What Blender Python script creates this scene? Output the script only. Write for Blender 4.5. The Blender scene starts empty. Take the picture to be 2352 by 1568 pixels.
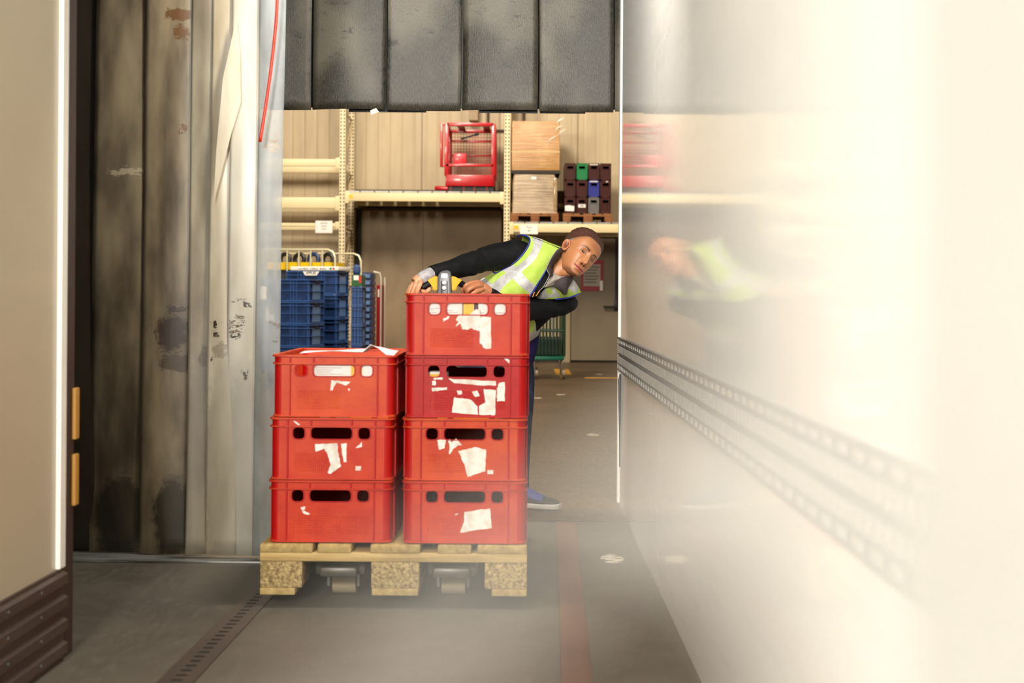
import bpy, bmesh, math, random
import numpy as np
from mathutils import Vector, Matrix
random.seed(7)
S = bpy.context.scene
COL = S.collection
PI = math.pi

# ------------------------------------------------------------------ camera
CAM_H = 0.98                      # crouching eye height inside the trailer
FPX, X0, Y0, TH = 3266.7, 1200.0, 678.0, math.radians(0.40)
cd = bpy.data.cameras.new('camera'); cam = bpy.data.objects.new('camera', cd); COL.objects.link(cam)
cd.lens = 50.0; cd.sensor_width = 36.0; cd.sensor_fit = 'HORIZONTAL'
cd.shift_x = (1176.0 - X0) / 2352.0
cd.shift_y = (Y0 - 784.0) / 2352.0
cd.clip_start = 0.01; cd.clip_end = 200
cam.matrix_world = Matrix.Translation((0, 0, CAM_H)) @ Matrix.Rotation(PI / 2, 4, 'X') @ Matrix.Rotation(TH, 4, 'Z')
cd.dof.use_dof = True; cd.dof.focus_distance = 6.75; cd.dof.aperture_fstop = 4.0
S.camera = cam

# ------------------------------------------------------------------ view / world / lights
S.view_settings.view_transform = 'Standard'; S.view_settings.look = 'None'
S.view_settings.gamma = 1.0; S.view_settings.use_curve_mapping = False
S.view_settings.exposure = 0.15
W = bpy.data.worlds.new('world'); S.world = W; W.use_nodes = True
W.node_tree.nodes['Background'].inputs[0].default_value = (1.0, 0.93, 0.82, 1)
W.node_tree.nodes['Background'].inputs[1].default_value = 0.05

def area(name, loc, target, size, power, color=(1, .95, .86), sy=None):
    l = bpy.data.lights.new(name, 'AREA'); l.energy = power; l.color = color
    l.shape = 'RECTANGLE'; l.size = size; l.size_y = sy or size
    o = bpy.data.objects.new(name, l); COL.objects.link(o); o.location = loc
    o.rotation_euler = (Vector(target) - Vector(loc)).to_track_quat('-Z', 'Y').to_euler()
    return o
area('trailer_lamp', (-0.95, -1.3, 2.2), (-0.2, 5.0, 0.9), 0.5, 225, (1, .98, .945))
area('trailer_ceiling_lamp', (-0.2, 1.2, 2.55), (0.0, 1.6, 0.0), 0.9, 6, (1, .95, .87), 1.6)
area('added_front_light', (-0.25, 4.4, 2.62), (0.0, 6.5, 1.0), 0.35, 62, (1, .95, .87))  # added, unseen; brightens the worker and the right-hand strips
area('dock_lamp', (-2.6, 9.2, 4.2), (-0.2, 6.2, 1.0), 1.2, 330, (1, .95, .86))
area('hall_lamp_near', (-1.6, 13.6, 6.3), (-1.0, 20.5, 2.2), 1.6, 520, (1, .90, .74))
area('added_door_light', (-3.2, 10.5, 3.8), (0.2, 20.0, 1.2), 1.0, 260, (1, .89, .72))  # added, unseen; lifts the sliding door under the shelf
area('hall_lamp_far', (3.2, 15.5, 6.4), (0.6, 20.0, 1.5), 1.6, 200, (1, .89, .72))

# ------------------------------------------------------------------ helpers
def at(px, py, D):
    """Point of the place that a photo position shows at distance D."""
    u, v = px - X0, py - Y0
    c, s = math.cos(TH), math.sin(TH)
    uu, vv = u * c + v * s, -u * s + v * c
    return Vector((uu * D / FPX, D, CAM_H - vv * D / FPX))

def lin(c):
    return tuple(((x / 255) / 12.92 if x / 255 <= .04045 else ((x / 255 + .055) / 1.055) ** 2.4) for x in c)

MATS = {}
def mat(name, rgb, rough=.55, metal=0., spec=.5, var=0., vscale=(6, 6, 6), rgb2=None, bump=0., bscale=60., coat=0., detail=5., edge=(.35, .7), alpha=1.):
    """Principled material whose colour wanders between rgb and rgb2 by a noise on object coordinates."""
    if name in MATS: return MATS[name]
    m = bpy.data.materials.new(name); m.use_nodes = True; MATS[name] = m
    nt = m.node_tree; b = nt.nodes['Principled BSDF']; L = nt.links
    c1 = (*lin(rgb), 1)
    b.inputs['Base Color'].default_value = c1
    b.inputs['Roughness'].default_value = rough; b.inputs['Metallic'].default_value = metal
    b.inputs['Specular IOR Level'].default_value = spec
    b.inputs['Coat Weight'].default_value = coat; b.inputs['Coat Roughness'].default_value = .08
    b.inputs['Alpha'].default_value = alpha
    tc = nt.nodes.new('ShaderNodeTexCoord')
    if var > 0 or rgb2:
        mp = nt.nodes.new('ShaderNodeMapping'); mp.inputs['Scale'].default_value = vscale
        L.new(tc.outputs['Object'], mp.inputs[0])
        n = nt.nodes.new('ShaderNodeTexNoise'); n.inputs['Scale'].default_value = 1; n.inputs['Detail'].default_value = detail
        L.new(mp.outputs[0], n.inputs['Vector'])
        r = nt.nodes.new('ShaderNodeValToRGB')
        r.color_ramp.elements[0].position = edge[0]; r.color_ramp.elements[1].position = edge[1]
        r.color_ramp.elements[0].color = c1
        c2 = (*lin(rgb2), 1) if rgb2 else tuple(x * (1 - var) for x in c1[:3]) + (1,)
        r.color_ramp.elements[1].color = c2
        L.new(n.outputs['Fac'], r.inputs[0]); L.new(r.outputs[0], b.inputs['Base Color'])
    if bump > 0:
        n2 = nt.nodes.new('ShaderNodeTexNoise'); n2.inputs['Scale'].default_value = bscale; n2.inputs['Detail'].default_value = 3
        L.new(tc.outputs['Object'], n2.inputs['Vector'])
        bp = nt.nodes.new('ShaderNodeBump'); bp.inputs['Strength'].default_value = bump; bp.inputs['Distance'].default_value = .01
        L.new(n2.outputs['Fac'], bp.inputs['Height']); L.new(bp.outputs[0], b.inputs['Normal'])
    return m

class N:
    """Tiny node-graph writer."""
    def __init__(s, m): s.nt = m.node_tree; s.L = s.nt.links; s.b = s.nt.nodes.get('Principled BSDF'); s.out = s.nt.nodes.get('Material Output')
    def new(s, t, **kw):
        n = s.nt.nodes.new('ShaderNode' + t)
        for k, v in kw.items(): setattr(n, k, v)
        return n
    def math(s, op, a, b=None, c=None):
        n = s.new('Math', operation=op)
        for i, x in enumerate((a, b, c)):
            if x is None: continue
            if isinstance(x, (int, float)): n.inputs[i].default_value = x
            else: s.L.new(x, n.inputs[i])
        return n.outputs[0]
    def mix(s, f, a, b):
        n = s.new('Mix', data_type='RGBA')
        for i, x in ((0, f), (6, a), (7, b)):
            if isinstance(x, (int, float)): n.inputs[i].default_value = x
            elif isinstance(x, tuple): n.inputs[i].default_value = (*x, 1) if len(x) == 3 else x
            else: s.L.new(x, n.inputs[i])
        return n.outputs[2]
    def noise(s, vec, scale, detail=4., rough=.55):
        n = s.new('TexNoise'); n.inputs['Scale'].default_value = scale; n.inputs['Detail'].default_value = detail; n.inputs['Roughness'].default_value = rough
        s.L.new(vec, n.inputs['Vector']); return n.outputs['Fac']
    def mapping(s, vec, sc=(1, 1, 1), loc=(0, 0, 0)):
        n = s.new('Mapping'); n.inputs['Scale'].default_value = sc; n.inputs['Location'].default_value = loc
        s.L.new(vec, n.inputs[0]); return n.outputs[0]
    def smooth(s, x, a, b):
        n = s.new('MapRange', interpolation_type='SMOOTHSTEP'); s.L.new(x, n.inputs[0])
        n.inputs[1].default_value = a; n.inputs[2].default_value = b; return n.outputs[0]
    def band(s, x, a, b, e=.004):
        return s.math('MULTIPLY', s.smooth(x, a - e, a + e), s.math('SUBTRACT', 1, s.smooth(x, b - e, b + e)))
    def sep(s, v):
        n = s.new('SeparateXYZ'); s.L.new(v, n.inputs[0]); return n.outputs

def nmat(name):
    m = bpy.data.materials.new(name); m.use_nodes = True; MATS[name] = m
    return m, N(m)

def box(bm, x0, x1, y0, y1, z0, z1, bev=0., M=None):
    r = bmesh.ops.create_cube(bm, size=1.0)
    vs = r['verts']
    for v in vs:
        v.co = Vector(((x0 + x1) / 2 + v.co.x * (x1 - x0), (y0 + y1) / 2 + v.co.y * (y1 - y0), (z0 + z1) / 2 + v.co.z * (z1 - z0)))
    if bev > 0:
        es = list({e for v in vs for e in v.link_edges})
        r = bmesh.ops.bevel(bm, geom=es, offset=bev, segments=2, affect='EDGES', profile=.5)
        vs = list({v for f in r['faces'] for v in f.verts} | {v for v in vs if v.is_valid})
    if M is not None: bmesh.ops.transform(bm, matrix=M, verts=vs)
    return vs

def frame_for(d):
    d = d.normalized(); a = Vector((0, 0, 1)) if abs(d.z) < .95 else Vector((1, 0, 0))
    x = d.cross(a).normalized(); return x, d.cross(x).normalized()

def loft(bm, rings, cap=True, closed=True):
    """rings: lists of equally many points."""
    R = [[bm.verts.new(p) for p in r] for r in rings]
    n = len(R[0])
    for a, b in zip(R, R[1:]):
        for i in range(n if closed else n - 1):
            j = (i + 1) % n
            bm.faces.new((a[i], a[j], b[j], b[i]))
    if cap:
        bm.faces.new(R[0][::-1]); bm.faces.new(R[-1])
    return R

def tube(bm, pts, r, n=10, cap=True, flat=None):
    """Round tube along pts; r a number or a radius for each point; flat squeezes one axis."""
    pts = [Vector(p) for p in pts]; rs = r if isinstance(r, (list, tuple)) else [r] * len(pts)
    rings = []; xp = None
    for i, p in enumerate(pts):
        d = (pts[min(i + 1, len(pts) - 1)] - pts[max(i - 1, 0)])
        if d.length < 1e-9: d = Vector((0, 0, 1))
        d.normalize()
        if xp is None: x, y = frame_for(d)
        else:
            x = (xp - d * xp.dot(d)).normalized(); y = d.cross(x)
        xp = x
        rings.append([p + x * rs[i] * math.cos(2 * PI * k / n) + y * rs[i] * (flat or 1) * math.sin(2 * PI * k / n) for k in range(n)])
    return loft(bm, rings, cap)

def smooth_path(pts, k=6):
    """Catmull-Rom through points given as tuples of any length."""
    P = [np.array(p, float) for p in pts]; P = [2 * P[0] - P[1]] + P + [2 * P[-1] - P[-2]]
    out = []
    for i in range(1, len(P) - 2):
        for j in range(k):
            t = j / k
            out.append(.5 * (2 * P[i] + (P[i + 1] - P[i - 1]) * t + (2 * P[i - 1] - 5 * P[i] + 4 * P[i + 1] - P[i + 2]) * t * t + (3 * P[i] - P[i - 1] - 3 * P[i + 1] + P[i + 2]) * t ** 3))
    out.append(P[-2]); return out

def cyl(bm, p, q, r, n=20): return tube(bm, [p, q], r, n)

def obj(name, bm, m, parent=None, smooth=False, sharp=None):
    bmesh.ops.recalc_face_normals(bm, faces=bm.faces)
    me = bpy.data.meshes.new(name); bm.to_mesh(me); bm.free()
    for x in (m if isinstance(m, (list, tuple)) else [m]): me.materials.append(x)
    if smooth:
        me.polygons.foreach_set('use_smooth', [True] * len(me.polygons))
        if sharp: me.set_sharp_from_angle(angle=math.radians(sharp))
    o = bpy.data.objects.new(name, me); COL.objects.link(o)
    if parent: o.parent = parent
    return o
def BM(): return bmesh.new()

def tag(o, label, cat, group=None):
    o['label'] = label; o['category'] = cat
    if group: o['group'] = group
    return o
def thing(name, label, cat, loc=(0, 0, 0), rz=0., group=None):
    o = bpy.data.objects.new(name, None); COL.objects.link(o); o.empty_display_size = .1
    o.location = loc; o.rotation_euler = (0, 0, rz)
    return tag(o, label, cat, group)
def struct(name, bm, m, **kw):
    o = obj(name, bm, m, **kw); o['kind'] = 'structure'; return o
def dup(root, loc, rz, label, group=None, only=None):
    r = root.copy(); COL.objects.link(r); r.location = loc; r.rotation_euler = (0, 0, rz); r['label'] = label
    if group: r['group'] = group
    for ch in list(root.children):
        if only and ch.name.split('.')[0] not in only: continue
        c = ch.copy(); COL.objects.link(c); c.parent = r
        for g in list(ch.children):
            d = g.copy(); COL.objects.link(d); d.parent = c
    return r

def rrect(cx, cz, w, h, r, n=5):
    out = []
    for sx, sz, a0 in ((1, 1, 0), (-1, 1, 90), (-1, -1, 180), (1, -1, 270)):
        for k in range(n):
            a = math.radians(a0 + 90 * k / (n - 1))
            out.append((cx + sx * (w / 2 - r) + r * math.cos(a), cz + sz * (h / 2 - r) + r * math.sin(a)))
    return out
def plate(bm, outer, holes, thick, M):
    """Flat plate with holes; 2-D outline in x,y, thickness along z, moved by matrix M."""
    cu = bpy.data.curves.new('outline', 'CURVE'); cu.dimensions = '2D'; cu.fill_mode = 'BOTH'; cu.extrude = thick / 2
    for lp in [outer] + list(holes):
        sp = cu.splines.new('POLY'); sp.points.add(len(lp) - 1); sp.use_cyclic_u = True
        for p, q in zip(sp.points, lp): p.co = (q[0], q[1], 0, 1)
    o = bpy.data.objects.new('outline', cu); COL.objects.link(o)
    bpy.context.view_layer.update()
    me = bpy.data.meshes.new_from_object(o.evaluated_get(bpy.context.evaluated_depsgraph_get()))
    t = bmesh.new(); t.from_mesh(me); bmesh.ops.remove_doubles(t, verts=t.verts[:], dist=1e-5); t.to_mesh(me); t.free()
    me.transform(M); bm.from_mesh(me)
    bpy.data.objects.remove(o); bpy.data.curves.remove(cu); bpy.data.meshes.remove(me)
def XZ(y=0., flip=False):          # matrix: plate x,y -> world x,z, facing -y
    return Matrix(((1, 0, 0, 0), (0, 0, -1, y), (0, 1, 0, 0), (0, 0, 0, 1)))

def text(body, size, M, m, parent, name='lettering', extrude=.0004, bold=False):
    cu = bpy.data.curves.new('t', 'FONT'); cu.body = body; cu.size = size; cu.align_x = 'CENTER'; cu.align_y = 'CENTER'; cu.extrude = extrude
    if bold: cu.offset = size * .02
    o = bpy.data.objects.new('t', cu); COL.objects.link(o); bpy.context.view_layer.update()
    me = bpy.data.meshes.new_from_object(o.evaluated_get(bpy.context.evaluated_depsgraph_get()))
    me.transform(M); bpy.data.objects.remove(o); bpy.data.curves.remove(cu)
    me.materials.clear(); me.materials.append(m)
    q = bpy.data.objects.new(name, me); COL.objects.link(q); q.parent = parent
    return q
# ------------------------------------------------------------------ materials of the setting
def m_wall_right():
    m, n = nmat('trailer_wall_white'); tc = n.new('TexCoord').outputs['Object']
    a = n.noise(n.mapping(tc, (1, .6, 6)), 3, 6); b = n.noise(n.mapping(tc, (1, 30, 1.5)), 2, 3)
    f = n.math('MULTIPLY', n.smooth(a, .45, .75), .35)
    n.L.new(n.mix(f, lin((240, 238, 232)), lin((214, 208, 192))), n.b.inputs['Base Color'])
    n.L.new(n.math('ADD', n.math('MULTIPLY', b, .14), .03), n.b.inputs['Roughness'])
    n.b.inputs['Coat Weight'].default_value = .55; n.b.inputs['Coat Roughness'].default_value = .035
    bp = n.new('Bump'); bp.inputs['Strength'].default_value = .05; bp.inputs['Distance'].default_value = .004
    n.L.new(n.noise(n.mapping(tc, (1, 14, 1.2)), 1.2, 2), bp.inputs['Height'])
    n.L.new(bp.outputs[0], n.b.inputs['Coat Normal']); n.L.new(bp.outputs[0], n.b.inputs['Normal'])
    return m
WALLW = m_wall_right()
WALLB = mat('trailer_wall_beige', (190, 178, 152), .38, var=.12, vscale=(1, .8, .5), coat=.15)
TRIMW = mat('white_edge_profile', (240, 238, 228), .35)
BROWN = mat('brown_kick_panel', (74, 58, 50), .5, var=.35, vscale=(4, 2, 14), bump=.1)
GASK = mat('dark_gasket', (58, 40, 34), .6, var=.3, vscale=(5, 5, 3))
STEEL = mat('dull_steel', (120, 120, 116), .4, metal=.8, var=.4, vscale=(8, 8, 8))
def m_floor():
    m, n = nmat('floor_concrete'); tc = n.new('TexCoord').outputs['Object']; y = n.sep(tc)[1]
    a = n.noise(tc, 1.3, 6, .65); b = n.noise(n.mapping(tc, (9, 3, 1)), 4, 5, .7)
    c = n.mix(n.smooth(a, .3, .7), lin((92, 86, 74)), lin((72, 66, 56)))
    c = n.mix(n.math('MULTIPLY', n.smooth(b, .45, .75), .45), c, lin((108, 102, 90)))
    w = n.mix(n.smooth(a, .3, .7), lin((84, 64, 42)), lin((62, 46, 29)))          # hall floor, warmer screed
    c = n.mix(n.smooth(y, 6.15, 6.25), c, w)
    # worn flecks of old paint
    v = n.new('TexVoronoi'); v.inputs['Scale'].default_value = 1; n.L.new(n.mapping(tc, (2.2, 1.1, 1)), v.inputs['Vector'])
    k = n.math('MULTIPLY', n.math('LESS_THAN', v.outputs['Distance'], .10), n.smooth(n.noise(n.mapping(tc, (4, 14, 1)), 3, 5, .7), .44, .50))
    c = n.mix(n.math('MULTIPLY', k, .75), c, lin((205, 196, 176)))
    n.L.new(c, n.b.inputs['Base Color'])
    n.L.new(n.math('ADD', n.math('MULTIPLY', b, .25), n.math('SUBTRACT', .42, n.math('MULTIPLY', n.smooth(y, 6, 7), .12))), n.b.inputs['Roughness'])
    bp = n.new('Bump'); bp.inputs['Strength'].default_value = .12; bp.inputs['Distance'].default_value = .005
    n.L.new(b, bp.inputs['Height']); n.L.new(bp.outputs[0], n.b.inputs['Normal'])
    return m
def m_backwall():
    m, n = nmat('hall_wall_panels'); tc = n.new('TexCoord').outputs['Object']; X, Y, Z = n.sep(tc)
    rib = n.math('PINGPONG', X, .09); a = n.noise(n.mapping(tc, (3, 3, .5)), 2, 5)
    c = n.mix(n.smooth(a, .35, .7), lin((192, 172, 138)), lin((180, 160, 128)))
    seam = n.math('LESS_THAN', n.math('PINGPONG', n.math('ADD', X, .35), .575), .014)
    c = n.mix(n.math('MULTIPLY', seam, .6), c, lin((110, 84, 50)))
    n.L.new(c, n.b.inputs['Base Color']); n.b.inputs['Roughness'].default_value = .5
    bp = n.new('Bump'); bp.inputs['Strength'].default_value = .5; bp.inputs['Distance'].default_value = .01
    n.L.new(n.math('ADD', n.smooth(rib, .0, .03), n.math('MULTIPLY', n.noise(n.mapping(tc, (60, 60, 1)), 1, 3), .1)), bp.inputs['Height']); n.L.new(bp.outputs[0], n.b.inputs['Normal'])
    return m

# ------------------------------------------------------------------ floor, walls, ceilings
bm = BM(); box(bm, -14, 14, -4, 22, -.2, 0)
floor = struct('floor', bm, m_floor())
TAXIS = .0195                                   # the trailer's left side runs slightly to the right
def xl(y): return -1.227 + TAXIS * (y - 3.79)
LR = Matrix.Translation((xl(0), 0, 0)) @ Matrix.Rotation(-math.atan(TAXIS), 4, 'Z')
bm = BM(); box(bm, -.06, 0, -3.0, 3.76, 0, 2.7)
wl = struct('wall_left', bm, WALLB); wl.matrix_world = LR
bm = BM(); box(bm, -.05, .012, 3.755, 3.80, .247, 2.7, .003)
o = struct('trim_1', bm, TRIMW); o.matrix_world = LR
bm = BM(); box(bm, -.06, .004, 3.80, 3.885, 0, 2.7, .004)
o = struct('trim_2', bm, GASK); o.matrix_world = LR
bm = BM()
prof = []
z = 0.0
for k in range(4):                              # ribbed kick panel
    prof += [(.008, z), (.008, z + .014), (.020, z + .020), (.020, z + .046), (.008, z + .052)]; z += .0615
prof += [(.008, .246), (0., .246), (0., 0.)]
loft(bm, [[Vector((x, y, zz)) for x, zz in prof] for y in (-3, 3.797)])
o = struct('trim_3', bm, BROWN); o.matrix_world = LR
bm = BM()
for y in np.arange(.3, 3.8, .22):
    for zz in (.033, .095, .156, .218): cyl(bm, (.019, y, zz), (.0215, y, zz), .005, 8)
o = obj('rivets', bm, STEEL, bpy.data.objects['trim_3'])
# aluminium corner protectors, half hidden behind the gasket
bm = BM()
for z0, z1 in ((.58, .72), (.40, .54)): box(bm, .004, .016, 3.86, 3.892, z0, z1, .003)
o = struct('trim_4', bm, mat('ochre_plastic', (176, 128, 52), .5)); o.matrix_world = LR

WRX, WRE = .462, 6.74
bm = BM(); box(bm, WRX, WRX + .07, -3, WRE, 0, 2.7)
struct('wall_right', bm, WALLW)
bm = BM(); box(bm, WRX - .006, WRX + .08, WRE - .003, WRE + .05, 0, 2.7, .003)
struct('trim_5', bm, TRIMW)
# perforated cargo rail on the right wall
def m_rail():
    m, n = nmat('cargo_rail_metal'); tc = n.new('TexCoord').outputs['Object']
    a = n.noise(n.mapping(tc, (1, 3, 8)), 3, 5)
    n.L.new(n.mix(n.smooth(a, .35, .7), lin((62, 58, 56)), lin((42, 36, 35))), n.b.inputs['Base Color'])
    n.b.inputs['Metallic'].default_value = .1; n.b.inputs['Roughness'].default_value = .45
    return m
RAILM = m_rail()
DARK = mat('dark_slot', (14, 13, 12), .8)
ZR0, ZR1 = .632, .786
bm = BM()
box(bm, WRX - .006, WRX - .0005, -3, WRE - .004, ZR0, ZR1, .001)
for z0, z1, t in ((ZR0, ZR0 + .008, .012), (ZR1 - .008, ZR1, .012), (.660, .664, .011), (.705, .711, .011), (.752, .756, .011)):
    box(bm, WRX - t, WRX - .005, -3, WRE - .004, z0, z1, .001)
rl = struct('trim_6', bm, RAILM)
bm = BM(); bm2 = BM()
for k, y in enumerate(np.arange(1.5, WRE - .06, .10)):
    for z0, z1 in ((.760, .776), (.640, .656)): box(bm, WRX - .0085, WRX - .005, y, y + .046, z0, z1)
for y in np.arange(1.5, WRE - .03, .05):
    for z0, z1 in ((.717, .747), (.668, .698)): box(bm2, WRX - .013, WRX - .005, y, y + .022, z0, z1, .001)
obj('slot_row', bm, mat('pale_slot_edge', (170, 168, 158), .4, metal=.3), rl); obj('raised_cleats', bm2, mat('worn_cleat', (128, 124, 116), .4, metal=.1), rl)
# dark rubber latch strip below the rail at the wall's end, and seam cap
bm = BM(); tube(bm, [(WRX - .004, 6.64, .615), (WRX - .006, 6.63, .59), (WRX - .005, 6.635, .46), (WRX - .004, 6.64, .34), (WRX - .003, 6.645, .18)], [.004, .0075, .006, .003, .002], 8)
tag(obj('door_seal', bm, mat('black_rubber', (22, 21, 20), .5), None, True), 'black rubber seal hanging at the end of the white right wall', 'seal')

bm = BM(); box(bm, -1.6, WRX + .1, -3, 3.8, 2.7, 2.76)
struct('ceiling', bm, mat('trailer_ceiling', (214, 208, 196), .5))
bm = BM(); box(bm, -1.6, WRX + .1, -3.1, -3.0, 0, 2.7)
struct('wall_front', bm, WALLB)
# dock wall round the opening, hall walls, hall roof
DOCKM = mat('dock_wall_dark', (66, 58, 48), .6, var=.4, vscale=(2, 2, 1))
bm = BM(); box(bm, -14, -1.78, 7.45, 7.75, 0, 7.2); box(bm, 1.6, 14, 7.45, 7.75, 0, 7.2); box(bm, -1.78, 1.6, 7.45, 7.75, 2.5, 7.2)
struct('wall_dock', bm, DOCKM)
bm = BM(); box(bm, -14, 14, 21.0, 21.2, 0, 7.2)
struct('wall_back', bm, m_backwall())
HW = mat('hall_side_wall', (170, 158, 134), .6, var=.15, vscale=(1, 1, 1))
bm = BM(); box(bm, -14.2, -14, 7.45, 21, 0, 7.2); struct('wall_hall_left', bm, HW)
bm = BM(); box(bm, 14, 14.2, 7.45, 21, 0, 7.2); struct('wall_hall_right', bm, HW)
bm = BM(); box(bm, -14, 14, 7.45, 21.2, 7.2, 7.4); struct('ceiling_hall', bm, mat('hall_ceiling', (150, 140, 122), .7))
bm = BM(); box(bm, -4, 14, 20.97, 21.0, 0, .09); struct('baseboard_back', bm, mat('dark_skirting', (44, 36, 28), .6))

# floor rails of the trailer, threshold plate, joint
bm = BM(); box(bm, -.046, .046, -1, 6.15, 0, .004, .001)
fr = struct('trim_7', bm, mat('floor_rail_brown', (74, 62, 52), .45, var=.3, vscale=(6, 2, 6)))
FR = Matrix.Translation((-.845 - .0195 * 4.6, 0, 0)) @ Matrix.Rotation(-math.atan(TAXIS), 4, 'Z'); fr.matrix_world = FR
bm = BM()
for y in np.arange(2.6, 6.1, .047): plate(bm, rrect(0, 0, .030, .014, .006, 4), [], .0008, Matrix.Translation((0, y, .0045)))
obj('slot_row', bm, DARK, fr)
bm = BM(); box(bm, -.04, .04, -1, 6.15, 0, .004, .001)
o = struct('trim_8', bm, mat('floor_rail_red', (104, 72, 58), .5, var=.3, vscale=(6, 2, 6)))
o.matrix_world = Matrix.Translation((.075, 0, 0)) @ Matrix.Rotation(-math.atan(TAXIS), 4, 'Z')
bm = BM(); box(bm, -3.2, -.72, 5.16, 5.40, 0, .007, .002)
struct('trim_9', bm, mat('worn_threshold_metal', (176, 176, 170), .35, metal=.6, rgb2=(84, 80, 74), vscale=(3, 40, 3), edge=(.42, .62)))
bm = BM(); box(bm, -.9, .46, 6.17, 6.182, 0, .002)
struct('trim_10', bm, mat('joint_dark', (60, 52, 44), .7))
bm = BM(); YM = mat('floor_paint_yellow', (206, 150, 26), .5, rgb2=(110, 80, 40), vscale=(4, 9, 4))
for a, b, c, d in ((1272, 1305, 19.0, 17.6), (1284, 1291, 17.7, 16.9)):
    p, q = at(a, 850, c), at(b, 850, c); box(bm, p.x, q.x, d, c, 0, .002)
box(bm, .75, 1.25, 16.9, 17.05, 0, .002)
struct('trim_11', bm, YM)

# ------------------------------------------------------------------ PVC strip curtain on the left
def m_pvc(name, milk, tint, clear, dirt, seed, blots):
    m, n = nmat(name); tc = n.new('TexCoord').outputs['Object']; tcs = n.mapping(tc, (1, 1, 1), (seed * 3.1, 0, seed * 1.7))
    st = n.noise(n.mapping(tcs, (4.5, 1, .7)), 1.6, 3, .45); cl = n.noise(n.mapping(tcs, (3, 1, 1.6)), 1.6, 4, .55)
    sm_ = n.noise(n.mapping(tcs, (7, 1, 1.8)), 1.5, 4, .5)
    c = n.mix(n.smooth(n.math('ADD', n.math('MULTIPLY', st, .5), n.math('MULTIPLY', sm_, .5)), .32, .66), lin(tint), lin(milk))
    c = n.mix(n.math('MULTIPLY', n.smooth(cl, .42, .72), dirt), c, lin((64, 52, 38)))
    blot = 0
    X, Y, Z = n.sep(tc)
    wob = n.math('MULTIPLY', n.math('SUBTRACT', n.noise(n.mapping(tcs, (8, 1, 18)), 3, 5, .7), .5), .10)
    wob2 = n.math('MULTIPLY', n.math('SUBTRACT', n.noise(n.mapping(tcs, (22, 1, 9)), 2, 5, .7), .5), .10)
    for bx, bz, rx, rz, amt, col in blots:                   # scorch and rub marks; the tall low blots paint light fading downwards
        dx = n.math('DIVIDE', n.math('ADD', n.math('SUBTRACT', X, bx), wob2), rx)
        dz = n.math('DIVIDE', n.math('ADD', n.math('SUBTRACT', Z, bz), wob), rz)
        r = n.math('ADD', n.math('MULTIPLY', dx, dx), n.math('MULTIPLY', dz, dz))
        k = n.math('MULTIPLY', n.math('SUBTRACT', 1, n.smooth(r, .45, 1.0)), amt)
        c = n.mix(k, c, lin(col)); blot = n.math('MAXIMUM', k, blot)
    b = n.b; n.L.new(c, b.inputs['Base Color'])
    n.L.new(n.math('ADD', n.math('MULTIPLY', cl, .25), .22), b.inputs['Roughness'])
    b.inputs['Coat Weight'].default_value = .25; b.inputs['Coat Roughness'].default_value = .38
    bp = n.new('Bump'); bp.inputs['Strength'].default_value = .25; bp.inputs['Distance'].default_value = .01
    n.L.new(n.noise(n.mapping(tcs, (7, 1, .5)), 1.5, 3), bp.inputs['Height']); n.L.new(bp.outputs[0], b.inputs['Normal'])
    tl = n.new('BsdfTranslucent'); n.L.new(c, tl.inputs['Color'])
    tr = n.new('BsdfTransparent'); tr.inputs['Color'].default_value = (.93, .92, .86, 1)
    m1 = n.new('MixShader'); m1.inputs[0].default_value = .35
    n.L.new(b.outputs[0], m1.inputs[1]); n.L.new(tl.outputs[0], m1.inputs[2])
    m2 = n.new('MixShader')
    k = n.math('MULTIPLY', n.math('SUBTRACT', clear, n.math('MULTIPLY', n.smooth(cl, .4, .7), clear * .6)), n.math('SUBTRACT', 1, blot))
    n.L.new(k, m2.inputs[0]); n.L.new(m1.outputs[0], m2.inputs[1]); n.L.new(tr.outputs[0], m2.inputs[2])
    n.L.new(m2.outputs[0], n.out.inputs['Surface'])
    return m
cur = thing('strip_curtain', 'translucent plastic strip curtain, scuffed and brown-stained, left of the doorway', 'curtain', (0, 5.27, 0))
BRN, OCH = (52, 34, 18), (106, 70, 28)
def bl(px, py, wpx, hpx, amt, col):
    p = at(px, py, 5.27); return (p.x, p.z, wpx / 620, hpx / 620, amt, col)
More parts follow.
